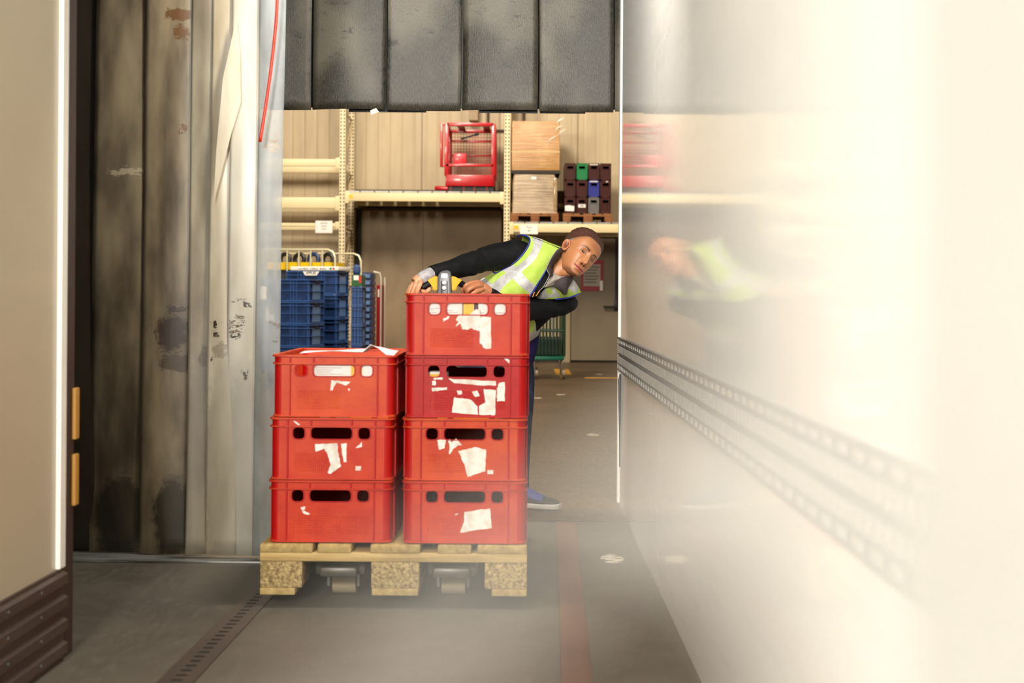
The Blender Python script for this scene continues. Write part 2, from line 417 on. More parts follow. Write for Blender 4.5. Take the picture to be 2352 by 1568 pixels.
STR = [  # left px, right px, milk, tint, clear, dirt, depth shift, bow, blots
    (60, 250, (60, 50, 40), (44, 36, 28), .06, .5, .050, .010, []),
    (205, 345, (164, 150, 122), (74, 62, 48), .14, .6, .036, .02, [bl(270, 1190, 75, 110, .75, (24, 20, 14)), bl(290, 392, 55, 9, .5, (210, 200, 170))]),
    (322, 440, (176, 160, 130), (88, 74, 56), .10, .55, .022, .02, [bl(412, 32, 40, 18, .9, OCH), bl(412, 72, 20, 20, .9, OCH), bl(417, 290, 9, 12, .9, OCH), bl(390, 765, 42, 50, .9, BRN), bl(405, 710, 26, 8, .9, BRN), bl(402, 835, 45, 26, .7, BRN), bl(395, 1190, 50, 110, .75, (26, 22, 16))]),
    (432, 492, (186, 176, 152), (128, 116, 96), .10, .35, .010, .012, [bl(470, 820, 18, 26, .5, BRN), bl(465, 1060, 60, 300, .45, (96, 86, 66))]),  # here and in the next two, the last blot paints fading light
    (478, 548, (226, 218, 196), (186, 172, 144), .08, .2, .000, .018, [bl(497, 742, 9, 12, 1, BRN), bl(494, 765, 6, 8, 1, BRN), bl(506, 805, 22, 22, .45, (92, 74, 50)), bl(486, 825, 6, 10, .9, BRN), bl(520, 1090, 60, 330, .4, (116, 106, 84))]),  # pale milk here and in the next strip paints their brighter light
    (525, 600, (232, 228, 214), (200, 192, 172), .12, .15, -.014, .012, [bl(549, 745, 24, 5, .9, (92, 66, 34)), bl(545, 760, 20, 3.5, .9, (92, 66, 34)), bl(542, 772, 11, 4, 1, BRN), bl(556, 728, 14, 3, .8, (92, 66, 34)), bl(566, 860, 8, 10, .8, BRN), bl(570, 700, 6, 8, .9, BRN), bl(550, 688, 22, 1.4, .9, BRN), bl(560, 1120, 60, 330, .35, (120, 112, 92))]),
    (590, 652, (198, 204, 206), (150, 154, 156), .62, .25, -.028, .015, [bl(633, 322, 17, 6, .8, (150, 112, 60)), bl(630, 340, 20, 7, .5, (190, 156, 98)), bl(632, 745, 16, 5, .6, (110, 88, 56)), bl(636, 780, 12, 7, .6, (104, 84, 54))]),
]
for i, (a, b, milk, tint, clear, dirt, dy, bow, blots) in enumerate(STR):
    bm = BM(); x0, x1 = at(a, 700, 5.27).x, at(b, 700, 5.27).x
    top = 2.62; nz, nx = 44, 10; rnd = random.Random(i + 3); ph = rnd.random() * 6
    rows = []
    for k in range(nz + 1):
        z = .012 + (top - .012) * k / nz
        ra = []
        for j in range(nx + 1):
            t = j / nx; x = x0 + (x1 - x0) * t + .010 * math.sin(z * 1.7 + ph) * (t - .3) + .006 * (z - 1.1)
            y = dy - bow * 1.4 * t * (1 - t) + .012 * math.sin(z * 2.1 + ph + t * 2) * (1 - z / top)
            ra.append((x, y, z))
        rows.append(ra)
    V = [[bm.verts.new(p) for p in r] for r in rows]
    for r, q in zip(V, V[1:]):
        for j in range(nx): bm.faces.new((r[j], r[j + 1], q[j + 1], q[j]))
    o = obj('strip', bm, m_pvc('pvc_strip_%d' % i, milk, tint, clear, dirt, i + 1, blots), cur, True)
    sm = o.modifiers.new('thick', 'SOLIDIFY'); sm.thickness = .003
# folded flap of the strip that leans across its neighbours
bm = BM()
A = [at(540, 40, 5.22), at(546, 60, 5.22), at(548, 260, 5.22), at(500, 260, 5.235), at(483, 470, 5.235)]
pts = [(543, 40), (551, 120), (553, 235), (530, 310), (503, 420), (490, 470), (497, 340), (512, 180)]
vs = [bm.verts.new(at(x, y, 5.222) - Vector((0, 5.27, 0))) for x, y in pts]; bm.faces.new(vs)
o = obj('folded_flap', bm, MATS['pvc_strip_4'], cur); o.modifiers.new('thick', 'SOLIDIFY').thickness = .003
bm = BM(); box(bm, -2.3, -.84, -.05, .07, 2.60, 2.66, .004); obj('hanging_rail', bm, STEEL, cur)

# red cord hanging in front of the strips
bm = BM()
cp = smooth_path([tuple(at(x, y, 5.14)) for x, y in ((640, -240), (638, -90), (636, 20), (627, 120), (613, 225), (597, 326))], 8)
tube(bm, cp, .0058, 8)
tag(obj('hanging_cord', bm, mat('red_cord', (200, 40, 16), .35), None, True), 'thin red cord hanging in front of the plastic strips', 'cord')

# ------------------------------------------------------------------ black rubber flaps above the opening
def m_flap(i):
    m, n = nmat('rubber_flap_%d' % i); tc = n.new('TexCoord').outputs['Object']; t2 = n.mapping(tc, (1, 1, 1), (i * 2.3, 0, i * 1.1))
    sc = n.noise(n.mapping(t2, (110, 1, 26)), 1.6, 4, .75); blot = n.noise(n.mapping(t2, (4, 1, 7)), 1.8, 8, .8); wide = n.noise(n.mapping(t2, (2, 1, 1.2)), 1, 2)
    c = n.mix(n.smooth(sc, .3, .75), lin((38, 35, 29)), lin((92, 87, 74)))
    c = n.mix(n.math('MULTIPLY', n.smooth(wide, .46, .62), .6), c, lin((146, 140, 122)))
    c = n.mix(n.smooth(blot, .54, .66), c, lin((40, 36, 30)))
    n.L.new(c, n.b.inputs['Base Color']); n.L.new(n.math('ADD', .30, n.math('MULTIPLY', sc, .25)), n.b.inputs['Roughness'])
    n.b.inputs['Specular IOR Level'].default_value = .7
    bp = n.new('Bump'); bp.inputs['Strength'].default_value = .35; bp.inputs['Distance'].default_value = .006
    n.L.new(n.math('ADD', sc, n.math('MULTIPLY', blot, 1.5)), bp.inputs['Height']); n.L.new(bp.outputs[0], n.b.inputs['Normal'])
    return m
fl = thing('dock_flaps', 'row of scuffed black rubber flaps hanging above the doorway', 'curtain', (0, 7.2, 0))
edges = [200, 380, 548, 717, 889, 1061, 1237, 1411, 1585, 1760]
for i, (a, b) in enumerate(zip(edges, edges[1:])):
    bm = BM(); x0, x1 = at(a, 150, 7.2).x, at(b, 150, 7.2).x; zb = at(1000, 255 - (2 if i % 2 else 0), 7.2).z
    V = []
    for k in range(21):
        z = zb + (2.9 - zb) * k / 20; r = []
        for j in range(13):
            t = j / 12; bow = .030 * math.sin(t * PI) ** 1.0 * (1 if i % 2 else -.5) + .02 * (t if i % 2 else 1 - t)
            x = x0 + .0035 + (x1 - x0 - .007) * t + .002 * math.sin(z * 7 + i)
            r.append(bm.verts.new((x, -bow + .008 * math.sin(z * 4 + i * 2), z)))
        V.append(r)
    for r, q in zip(V, V[1:]):
        for j in range(12): bm.faces.new((r[j], r[j + 1], q[j + 1], q[j]))
    o = obj('flap', bm, m_flap(i), fl, True); o.modifiers.new('thick', 'SOLIDIFY').thickness = .008
bm = BM(); w0 = at(857, 256, 7.2); plate(bm, [(w0.x - .01, w0.z), (w0.x - .006, w0.z - .022), (w0.x + .035, w0.z - .008), (w0.x + .02, w0.z + .012)], [], .002, XZ(-.045)); obj('tape_scrap', bm, mat('tape_white', (236, 232, 222), .6), fl)
bm = BM(); box(bm, -3.2, 2.2, .05, .06, 1.93, 2.9); obj('backing_sheet', bm, mat('black_rubber', (22, 21, 20), .5), fl)
bm = BM(); box(bm, -3.2, 2.2, -.03, .09, 2.9, 2.98, .004); obj('mounting_rail', bm, STEEL, fl)
for a, b in ((800, 978), (1100, 1235), (1240, 1345)):
    bm = BM(); x0, x1 = at(a, 255, 7.2).x, at(b, 255, 7.2).x; box(bm, x0, x1, .02, .03, at(1000, 257, 7.2).z, at(1000, 240, 7.2).z)
    obj('lower_sheet', bm, mat('black_rubber', (22, 21, 20), .5), fl)
# ------------------------------------------------------------------ red crates on the pallet
DC = 4.45
def m_red(i, c1, c2):
    m, n = nmat('red_plastic_%d' % i); tc = n.new('TexCoord').outputs['Object']; t2 = n.mapping(tc, (1, 1, 1), (i * 1.3, i * .7, i * 2.1))
    a = n.noise(n.mapping(t2, (6, 6, 9)), 1.2, 6, .7); s = n.noise(n.mapping(t2, (50, 50, 3)), 1, 4)
    c = n.mix(n.smooth(a, .3, .72), lin(c1), lin(c2))
    c = n.mix(n.math('MULTIPLY', n.smooth(s, .62, .8), .25), c, lin((226, 120, 92)))
    n.L.new(c, n.b.inputs['Base Color']); n.b.inputs['Roughness'].default_value = .45; n.b.inputs['Specular IOR Level'].default_value = .3
    # stippled grip field
    X, Y, Z = n.sep(tc)
    gx = n.math('PINGPONG', X, .0035); gz = n.math('PINGPONG', Z, .0035)
    d = n.math('ADD', n.math('MULTIPLY', gx, gx), n.math('MULTIPLY', gz, gz))
    inside = n.math('MULTIPLY', n.band(X, -.115, .02 if i % 2 else .12, .001), n.band(Z, .028, .085, .001))
    bp = n.new('Bump'); bp.inputs['Strength'].default_value = .5; bp.inputs['Distance'].default_value = .002
    n.L.new(n.math('MULTIPLY', n.math('SUBTRACT', 1, n.smooth(d, .0, .000008)), inside), bp.inputs['Height']); n.L.new(bp.outputs[0], n.b.inputs['Normal'])
    n.b.inputs['Subsurface Weight'].default_value = .0
    return m
REDS = [m_red(i, a, b) for i, (a, b) in enumerate((((200, 62, 28), (182, 42, 22)), ((202, 68, 32), (184, 46, 24)), ((180, 28, 22), (166, 24, 20)), ((204, 78, 32), (188, 54, 26))))]
DRED = mat('red_rib_shade', (176, 10, 6), .45, spec=.3)  # deeper red paints shade along ribs, corner columns and grip lips
HOLES = [rrect(0, .1475, .128, .035, .012), rrect(-.1025, .1475, .036, .035, .011), rrect(.1025, .1475, .036, .035, .011)]
def rr_ring(hw, hy, r, z, n=6):
    return [Vector((x, y, z)) for x, y in rrect(0, 0, 2 * hw, 2 * hy, r, n)]
CW, CL, CHT, PITCH = .394, .600, .1958, .1962
def crate_body():
    bm = BM()
    hw, hl = CW / 2 - .008, CL / 2 - .008
    # end walls with grip holes
    w = hw - .022
    for y, sgn in ((-hl, 1), (hl, -1)):
        plate(bm, [(-w, .006), (w, .006), (w, CHT - .004), (-w, CHT - .004)], HOLES, .0035, XZ(y + sgn * .002))
    for x in (-hw + .002, hw - .002): box(bm, x - .0018, x + .0018, -hl + .022, hl - .022, .006, CHT - .004)
    box(bm, -hw + .003, hw - .003, -hl + .003, hl - .003, .004, .009)                  # base
    box(bm, -hw + .012, hw - .012, -hl + .012, hl - .012, 0, .005, .002)           # nesting foot
    return bm
def ringband(bm, hw, hl, r, z0, z1, inset):
    o0, o1 = rr_ring(hw, hl, r, z0), rr_ring(hw, hl, r, z1)
    i1, i0 = rr_ring(hw - inset, hl - inset, max(.004, r - inset), z1), rr_ring(hw - inset, hl - inset, max(.004, r - inset), z0)
    loft(bm, [o0, o1, i1, i0, o0], cap=False)
def crate_rim():
    bm = BM(); hw, hl = CW / 2, CL / 2
    ringband(bm, hw, hl, .03, CHT - .006, CHT, .014)
    ringband(bm, hw, hl, .03, .1665, .1705, .011)
    ringband(bm, hw - .004, hl - .004, .027, .002, .008, .008)
    return bm
def crate_ribs():
    bm = BM(); hw, hl = CW / 2, CL / 2
    for sx in (-1, 1):                       # rounded corner columns
        for sy in (-1, 1):
            ring = []
            for rad in (.024, .0205):
                q = []
                for k in range(7):
                    a = k / 6 * PI / 2; q.append((sx * ((hw - .008) - .024 + rad * math.cos(a)), sy * ((hl - .008) - .024 + rad * math.sin(a))))
                ring.append(q)
            poly = ring[0] + ring[1][::-1]
            loft(bm, [[Vector((x, y, z)) for x, y in poly] for z in (.006, CHT - .004)])
    def rib(x, z0, z1, t=.0085):
        for y, s in ((-hl, 1), (hl, -1)): box(bm, x - .0022, x + .0022, min(y + .0005, y + s * t), max(y + .0005, y + s * t), z0, z1)
    for x in (-.137, .137): rib(x, .006, CHT - .003)
    for x in (-.064, .064): rib(x, .169, CHT - .003)
    for x in (-hw, hw):
        for y in np.linspace(-hl + .07, hl - .07, 7):
            a, b = (x + .0005, x + .0085) if x < 0 else (x - .0085, x - .0005)
            box(bm, a, b, y - .0022, y + .0022, .006, CHT - .003)
    for x, _, w_ in ((0, 0, .136), (-.1025, 0, .044), (.1025, 0, .044)):      # raised lip round each grip hole
        for y, s in ((-hl + .008, -1), (hl - .008, 1)):
            plate(bm, rrect(x, .1475, w_, .041, .014), [rrect(x, .1475, w_ - .008, .035, .012)], .004, XZ(y + s * .001))
    return bm
BODY0 = None
PAPER = mat('torn_paper', (238, 234, 224), .75, rgb2=(216, 204, 190), vscale=(40, 40, 40), edge=(.45, .7))
def ragged(poly, n=5, amp=.0016, seed=1):
    rnd = random.Random(seed); out = []
    for (x0, y0), (x1, y1) in zip(poly, poly[1:] + poly[:1]):
        for k in range(n):
            t = k / n; j = 0 if k == 0 else amp
            out.append((x0 + (x1 - x0) * t + rnd.uniform(-j, j), y0 + (y1 - y0) * t + rnd.uniform(-j, j)))
    return out
def crate(cx, cz, dy, red, label, torn, rz=0.):
    global BODY0
    cy = DC + CL / 2 + dy
    t = thing('red_crate', label, 'crate', (cx, cy, cz), rz, 'red plastic crates stacked on the pallet')
    if BODY0 is None:
        BODY0 = (obj('body', crate_body(), REDS[0], t), obj('rib_frame', crate_ribs(), DRED, t), obj('rim', crate_rim(), DRED, t))
        for o in BODY0: o.data.materials.clear(); o.data.materials.append(None)
        b, r, rm = BODY0
    else:
        b, r, rm = [o.copy() for o in BODY0]
        for o in (b, r, rm): COL.objects.link(o); o.parent = t
    for o, m in ((b, REDS[red]), (r, DRED), (rm, REDS[red])):
        o.material_slots[0].link = 'OBJECT'; o.material_slots[0].material = m
    for k, poly in enumerate(torn):
        bm = BM(); q = []
        for px, py in poly:
            p = at(px, py, cy - CL / 2 + .008); q.append((p.x - cx, p.z - cz))
        plate(bm, ragged(q, 6, .0013, k + int(cx * 100)), [], .0008, XZ(-CL / 2 + .0068))
        o = obj('torn_label', bm, PAPER, t); 
    if torn: o['label'] = 'white torn remains of a paper label'
    return t
Z0C = .200
XR, XLc = -.177, -.598
def sq(x0, y0, x1, y1): return [(x0, y0), (x1, y0), (x1, y1), (x0, y1)]
R1 = [[(1078, 722), (1090, 712), (1102, 709), (1103, 722), (1104, 730), (1101, 735), (1100, 760), (1090, 757), (1080, 753), (1075, 757), (1062, 756), (1057, 743), (1046, 750), (1053, 738), (1046, 735), (1053, 725)],
      [(1101, 736), (1105, 727.5), (1126, 727.5), (1128, 730), (1128, 800), (1114.6, 801), (1109, 796), (1106, 789), (1102, 788), (1103, 768), (1100, 754)],
      [(1018, 731), (1032.5, 724.7), (1030.4, 731.7), (1018.5, 738.7)]]
R2 = [[(1029.5, 868), (1046, 871), (1138.6, 875), (1140, 885), (1107, 885), (1043, 879.4)], [(991, 890.5), (1026.7, 889), (1026.7, 894.6), (993.5, 898.8)], sq(993, 874, 1001, 885), sq(996, 867, 1017, 871),
      [(1043, 912.6), (1060, 914), (1082, 918), (1096, 932), (1098.6, 952), (1037.8, 947)], [(1111, 893), (1140, 896), (1137, 953), (1101, 952), (1100, 932), (1115, 923.6)],
      [(1145.6, 879.4), (1159.4, 876.6), (1159.4, 921), (1141.4, 921), (1141.4, 893)], [(1083, 899), (1096, 897), (1102, 908), (1092, 912)], [(1049, 897), (1060, 896), (1062, 904), (1053, 907)],
      [(1158, 823), (1166, 821), (1174, 832), (1172, 836), (1165, 831)]]
R3 = [[(1052, 1035.4), (1089.6, 1026.4), (1116.6, 1032.4), (1115, 1082), (1100, 1086), (1074.6, 1095.4), (1070, 1080), (1065.6, 1064)], [(1004, 1010), (1025, 1008.5), (1020.6, 1029.4), (1008.7, 1032.4)],
      [(1029.6, 1008.5), (1034, 1008), (1036, 1016), (1048, 1007), (1062, 1022), (1052, 1022), (1042, 1030), (1030, 1046), (1033, 1030)], sq(1119.6, 1079, 1133, 1088)]
R4 = [[(1067, 1175), (1090, 1172), (1125.6, 1167), (1130, 1212), (1056.6, 1222.8), (1065.6, 1198.8)], [(1043, 1182), (1053, 1177), (1050, 1182)]]
L1 = [[(761, 872.5), (805.6, 876.6), (794.5, 885), (773.8, 878), (766, 890), (764, 896), (758.6, 897)], sq(800, 892, 804, 897)]
L2 = [[(723.9, 1019), (774.8, 1017.4), (776.3, 1037), (783.8, 1070), (759.9, 1088), (752.4, 1085), (759.9, 1067), (750.9, 1040), (743.4, 1029.4), (725.4, 1037)], [(783.8, 1019), (796.4, 1017.4), (796.4, 1061), (789.8, 1061), (785.3, 1037)],
      sq(817, 1070, 829, 1080), [(817, 1028), (831.8, 1014.4), (831, 1026.4)], [(674, 966), (680, 968), (690, 975), (684, 976)]]
L3 = [[(691, 1164), (700, 1162), (701, 1168), (697, 1172), (692, 1170)], [(694, 1173), (700, 1173), (715, 1180), (706, 1182), (696, 1178)]]
cr = [crate(XR + .000, Z0C, .000, 0, 'bottom red crate of the taller right stack, standing on the pallet boards', R4),
      crate(XR - .001, Z0C + PITCH, .004, 3, 'red crate second from the bottom in the taller right stack', R3),
      crate(XR + .003, Z0C + 2 * PITCH, .010, 2, 'deep red crate with a large scraped white label, second from top of the taller stack', R2),
      crate(XR + .004, Z0C + 3 * PITCH, .002, 1, 'topmost red crate of the taller stack, filled with white packs, in front of the worker', R1),
      crate(XLc, Z0C, .004, 0, 'bottom red crate of the shorter left stack, small paper scrap on it', L3),
      crate(XLc + .003, Z0C + PITCH, .000, 1, 'middle red crate of the shorter left stack with a torn white label', L2),
      crate(XLc + .008, Z0C + 2 * PITCH, .008, 3, 'top red crate of the shorter left stack with papers lying on it', L1)]

# packs inside the upper crates, seen through the grip holes
PWH = mat('pack_white', (232, 222, 214), .5, var=.06, vscale=(9, 9, 9)); PYE = mat('pack_yellow', (236, 182, 20), .45); PBR = mat('pack_dark', (70, 36, 26), .5)
GREY = mat('print_grey', (110, 104, 104), .6)
def pack(x0, x1, cx, cz, dy, label, yellow=None, marks=0, z0=.010, h=.176, dark=None):
    y = DC + dy + .018
    t = thing('food_pack', label, 'pack', (cx + (x0 + x1) / 2, y + .05, cz + z0), 0, 'packs inside the red crates')
    w = (x1 - x0) / 2 - .0008
    bm = BM(); box(bm, -w, w, -.05, .05, 0, h, .006); obj('carton', bm, PWH, t, True, 40)
    if yellow:
        bm = BM(); box(bm, yellow[0] - (x0 + x1) / 2, yellow[1] - (x0 + x1) / 2, -.0508, -.0498, .02, h - .008); obj('yellow_panel', bm, PYE, t)
    if dark:
        bm = BM(); box(bm, dark[0] - (x0 + x1) / 2, dark[1] - (x0 + x1) / 2, -.0511, -.0499, .02, h - .008); obj('dark_stripe', bm, PBR, t)
    if marks:
        bm = BM(); rnd = random.Random(int(x0 * 999))
        for k in range(marks):
            z = .125 + k * .0065; xa = -w * .85; box(bm, xa, xa + (2 * w * .8) * rnd.uniform(.4, 1), -.0507, -.0499, z, z + .0012)
        obj('printed_lines', bm, GREY, t)
    return t
zt = Z0C + 3 * PITCH
pack(-.135, -.07, XR + .004, zt, .002, 'white pack behind the left small grip hole of the topmost crate', marks=3)
pack(-.07, -.014, XR + .004, zt, .002, 'white pack with printed lines behind the long grip hole of the topmost crate', marks=2)
pack(-.014, .033, XR + .004, zt, .002, 'yellow pack behind the middle of the topmost crate grip hole', yellow=(-.012, .020), dark=(.021, .0315))
pack(.033, .078, XR + .004, zt, .002, 'white pack behind the right end of the topmost crate long grip hole', marks=1)
pack(.078, .135, XR + .004, zt, .002, 'white pack behind the right small grip hole of the topmost crate', marks=1)
zl = Z0C + 2 * PITCH
pack(-.070, .0665, XLc + .008, zl, .008, 'white pack with printed lines behind the long grip hole of the left stack', marks=4, yellow=(.052, .064))
pack(.078, .135, XLc + .008, zl, .008, 'white pack with a yellow edge behind the small grip hole of the left stack', yellow=(.079, .087))
t = pack(-.14, -.06, XR + .003, Z0C + 2 * PITCH, .03, 'low yellow pack inside the deep red crate of the taller stack', h=.135, yellow=(-.125, -.07))

# papers on the left stack
bm = BM(); P = []
for i in range(13):
    r = []
    for j in range(9):
        u, v = i / 12, j / 8
        z = .002 + .006 * math.sin(u * 3) + .004 * math.sin(v * 4 + u * 5)
        if u > .6: z += .034 * math.exp(-((u - .78) / .07) ** 2) * (1 - v) ** .6
        r.append(bm.verts.new((-.11 + .30 * u, -.12 + .21 * v - .02 * u, z)))
    P.append(r)
for a, b in zip(P, P[1:]):
    for j in range(8): bm.faces.new((a[j], a[j + 1], b[j + 1], b[j]))
o = obj('paper_sheet', bm, mat('paper_white', (240, 238, 232), .7), None, True)
o.location = (XLc + .006, DC + .16, Z0C + 2 * PITCH + CHT + .002); o.modifiers.new('thick', 'SOLIDIFY').thickness = .0012
tag(o, 'crumpled white paper sheet lying on the shorter crate stack', 'paper')

# ------------------------------------------------------------------ euro pallet
def m_wood(name, c1, c2, ax):
    m, n = nmat(name); tc = n.new('TexCoord').outputs['Object']
    sc = [26, 26, 26]; sc[ax] = 1.6
    g = n.noise(n.mapping(tc, tuple(sc)), 1.5, 6, .65); b = n.noise(tc, 4, 4)
    c = n.mix(n.smooth(g, .3, .7), lin(c1), lin(c2)); c = n.mix(n.math('MULTIPLY', n.smooth(b, .5, .75), .5), c, lin(tuple(x * .6 for x in c1)))
    n.L.new(c, n.b.inputs['Base Color']); n.b.inputs['Roughness'].default_value = .75
    bp = n.new('Bump'); bp.inputs['Strength'].default_value = .4; bp.inputs['Distance'].default_value = .004
    n.L.new(g, bp.inputs['Height']); n.L.new(bp.outputs[0], n.b.inputs['Normal']); return m
WY, WX = m_wood('pallet_board_long', (186, 160, 100), (150, 122, 68), 1), m_wood('pallet_board_cross', (204, 176, 116), (170, 140, 84), 0)
WB = mat('chipboard_block', (190, 166, 112), .85, rgb2=(122, 98, 58), vscale=(90, 90, 90), bump=.8, bscale=120, edge=(.35, .65))
def pallet(name, label, loc, W_, Lp, H, mats, group=None, rz=0.):
    t = thing(name, label, 'pallet', loc, rz, group)
    k = H / .158
    z1, z2, z3 = H - .026 * k, H - .053 * k, .022 * k
    ws = (.165, .105, .155, .105, .155); xs = [-.3345, -.185, .005, .19, .339]
    f = W_ / .834
    for x, w in zip(xs, ws):
        bm = BM(); box(bm, (x - w / 2) * f, (x + w / 2) * f, -Lp / 2, Lp / 2, z1, H, .004); obj('deck_board', bm, mats[0], t, True, 40)
    for y in (-Lp / 2 + .0725, 0, Lp / 2 - .0725):
        bm = BM(); box(bm, -W_ / 2, W_ / 2, y - .0725, y + .0725, z2, z1, .003); obj('cross_board', bm, mats[1], t, True, 40)
        for x, w in ((-W_ / 2 + .066 * f, .132 * f), (.005, .15 * f), (W_ / 2 - .066 * f, .132 * f)):
            bm = BM(); box(bm, x - w / 2, x + w / 2, y - .07, y + .07, z3, z2, .004); obj('block', bm, mats[2], t, True, 40)
    for x, w in ((-W_ / 2 + .055 * f, .11 * f), (.005, .145 * f), (W_ / 2 - .055 * f, .11 * f)):
        bm = BM(); box(bm, x - w / 2, x + w / 2, -Lp / 2, Lp / 2, 0, z3, .003); obj('bottom_board', bm, mats[0], t, True, 40)
    return t
pallet('wooden_pallet', 'pale wooden pallet carrying the red crates, raised on the jack', (-.397, DC - .01 + .6, Z0C - .160), .834, 1.2, .158, (WY, WX, WB))

# ------------------------------------------------------------------ electric pallet jack
YEL = mat('jack_yellow', (236, 158, 0), .45, spec=.3); BLK = mat('black_grip', (16, 16, 18), .16, coat=.6); GRY = mat('jack_grey', (92, 92, 95), .42)
DGR = mat('jack_panel_dark', (20, 19, 23), .4); CHR = mat('button_pale', (214, 206, 200), .3); PUW = mat('wheel_cream', (168, 152, 120), .6)
jk = thing('pallet_jack', 'electric pallet jack with yellow and grey tiller held by the worker', 'pallet jack', (-.397, 6.0, 0))
def jl(px, py, D): return at(px, py, D) - Vector((-.397, 6.0, 0))
for x in (-.178, .178):
    bm = BM(); box(bm, x - .08, x + .08, -1.46, -.25, .085, .128, .008); box(bm, x - .06, x + .06, -1.52, -1.44, .088, .120, .01); obj('fork', bm, mat('fork_dark', (86, 80, 70), .4, metal=.3, var=.3), jk, True, 40)
    bm = BM(); cyl(bm, (x - .038, -1.33, .042), (x + .038, -1.33, .042), .042, 28); obj('load_wheel', bm, PUW, jk, True, 40)
    bm = BM(); box(bm, x - .055, x - .042, -1.38, -1.20, .03, .10, .003); box(bm, x + .042, x + .055, -1.38, -1.20, .03, .10, .003); obj('wheel_bracket', bm, STEEL, jk)
bm = BM(); box(bm, -.30, .30, -.27, -.02, .10, .52, .02); box(bm, -.22, .22, -.25, -.04, .52, .66, .03); obj('power_unit', bm, YEL, jk, True, 40)
bm = BM(); cyl(bm, (-.04, -.02, .11), (.04, -.02, .11), .11, 28); obj('drive_wheel', bm, DARK, jk, True, 40)
hd = jl(1018, 668, 6.10)
bm = BM(); tube(bm, [(0.0, -.05, .62), (hd.x, hd.y + .02, hd.z - .03)], [.032, .026], 16); obj('tiller_arm', bm, DGR, jk, True, 40)
# grey control head: a slanting tongue with a dark button panel
c0, c1 = jl(1020.5, 700, 6.07), jl(1021.5, 623, 6.12)
bm = BM(); up = (c1 - c0); L_ = up.length; upn = up.normalized(); xr = Vector((1, 0, 0)); fr_ = xr.cross(upn).normalized()
if fr_.y > 0: fr_ = -fr_
rings = []
for s, w, d in ((0, .031, .024), (.3, .032, .026), (.6, .032, .027), (.85, .030, .026), (.95, .026, .022), (1., .019, .015)):
    c = c0 + up * s; rings.append([c + xr * a * 1.0 + fr_ * b for a, b in rrect(0, 0, 2 * w, 2 * d, min(w, d) * .55, 6)])
loft(bm, rings); head = obj('tiller_head', bm, GRY, jk, True, 50)
bm = BM(); rings = []
for s in (.02, .64): 
    c = c0 + up * s + fr_ * .0245; rings.append([c + xr * a + fr_ * b for a, b in rrect(0, 0, .030, .008, .003, 4)])
loft(bm, rings); obj('button_panel', bm, DGR, head, True, 40)
bm = BM(); c = c0 + up * .80 + fr_ * .025; plate(bm, rrect(0, 0, .026, .021, .004), [], .005, Matrix.Translation(c) @ Matrix((xr, upn, -fr_)).transposed().to_4x4()); obj('display_window', bm, mat('display_grey', (120, 120, 122), .2), head)
for s in (.585, .43):
    bm = BM(); c = c0 + up * s + fr_ * .027; tube(bm, [c, c + fr_ * .006, c + fr_ * .008], [.0092, .0092, .006], 20); obj('button', bm, CHR, head, True, 40)
bm = BM()
for s, h in ((.25, .0055), (.215, .003), (.17, .002), (.13, .005)):
    c = c0 + up * s + fr_ * .0288; plate(bm, rrect(0, 0, .005, h, .0008, 3), [], .001, Matrix.Translation(c) @ Matrix((xr, upn, -fr_)).transposed().to_4x4())
obj('printed_symbols', bm, CHR, head)
bm = BM(); c = c0 + up * .70 + xr * .032; tube(bm, [c, c + xr * .004], .006, 12); obj('green_light', bm, mat('green_led_cap', (96, 220, 40), .3), head, True)
for sgn in (-1, 1):            # yellow wing guards on both sides
    bm = BM(); cx = 1021 + sgn * 22
    pts = [(1021 + sgn * 16, 633), (1021 + sgn * 20.5, 632), (1021 + sgn * 24, 638), (1021 + sgn * 40, 641), (1021 + sgn * 41.5, 646), (1021 + sgn * 31, 649), (1021 + sgn * 29.5, 660), (1021 + sgn * 25, 668), (1021 + sgn * 17, 668)]
    A_ = [jl(x, y, 6.065) for x, y in pts]; B_ = [jl(x, y, 6.125) + Vector((0, 0, 0)) for x, y in pts]
    loft(bm, [A_, B_]); 
    bmesh.ops.bevel(bm, geom=bm.edges[:], offset=.0045, segments=3, affect='EDGES')
    obj('wing_guard', bm, YEL, jk, True, 40)
GL = (jl(990, 648, 6.085), jl(966.5, 662, 6.055)); GRr = (jl(1054, 648, 6.085), jl(1078, 665, 6.06))
for a, b in (GL, GRr):
    bm = BM(); d = (b - a).normalized()
    tube(bm, [a - d * .006, a, a + d * .003, b - d * .003, b], [.008, .0095, .0145, .0155, .012], 20); obj('grip', bm, BLK, jk, True, 40)
# ------------------------------------------------------------------ pallet racking at the back of the hall
DR = 19.6; SR = FPX / DR
def ap(x, y, D=DR): return at(x, y, D)
def m_upright():
    m, n = nmat('rack_upright_cream'); tc = n.new('TexCoord').outputs['Object']; X, Y, Z = n.sep(tc)
    hx = n.math('ABSOLUTE', n.math('SUBTRACT', n.math('ABSOLUTE', X), .022)); hz = n.math('PINGPONG', Z, .025)
    slot = n.math('MULTIPLY', n.math('LESS_THAN', hx, .009), n.math('LESS_THAN', hz, .014))
    n.L.new(n.mix(slot, lin((226, 206, 164)), lin((70, 52, 28))), n.b.inputs['Base Color']); n.b.inputs['Roughness'].default_value = .45
    return m
UPM = m_upright(); BEM = mat('rack_beam_cream', (228, 208, 162), .45, var=.08, vscale=(3, 3, 3)); BEG = mat('rack_bracing_cream', (206, 182, 140), .5)  # bracing takes a slightly deeper cream than the beams
GALV = mat('galvanised_deck', (170, 168, 164), .4, metal=.4, var=.2, vscale=(5, 5, 5)); YLB = mat('yellow_tag', (228, 180, 12), .5)
PAPW = mat('paper_notice', (236, 230, 222), .7); INK = mat('ink', (52, 50, 52), .6)
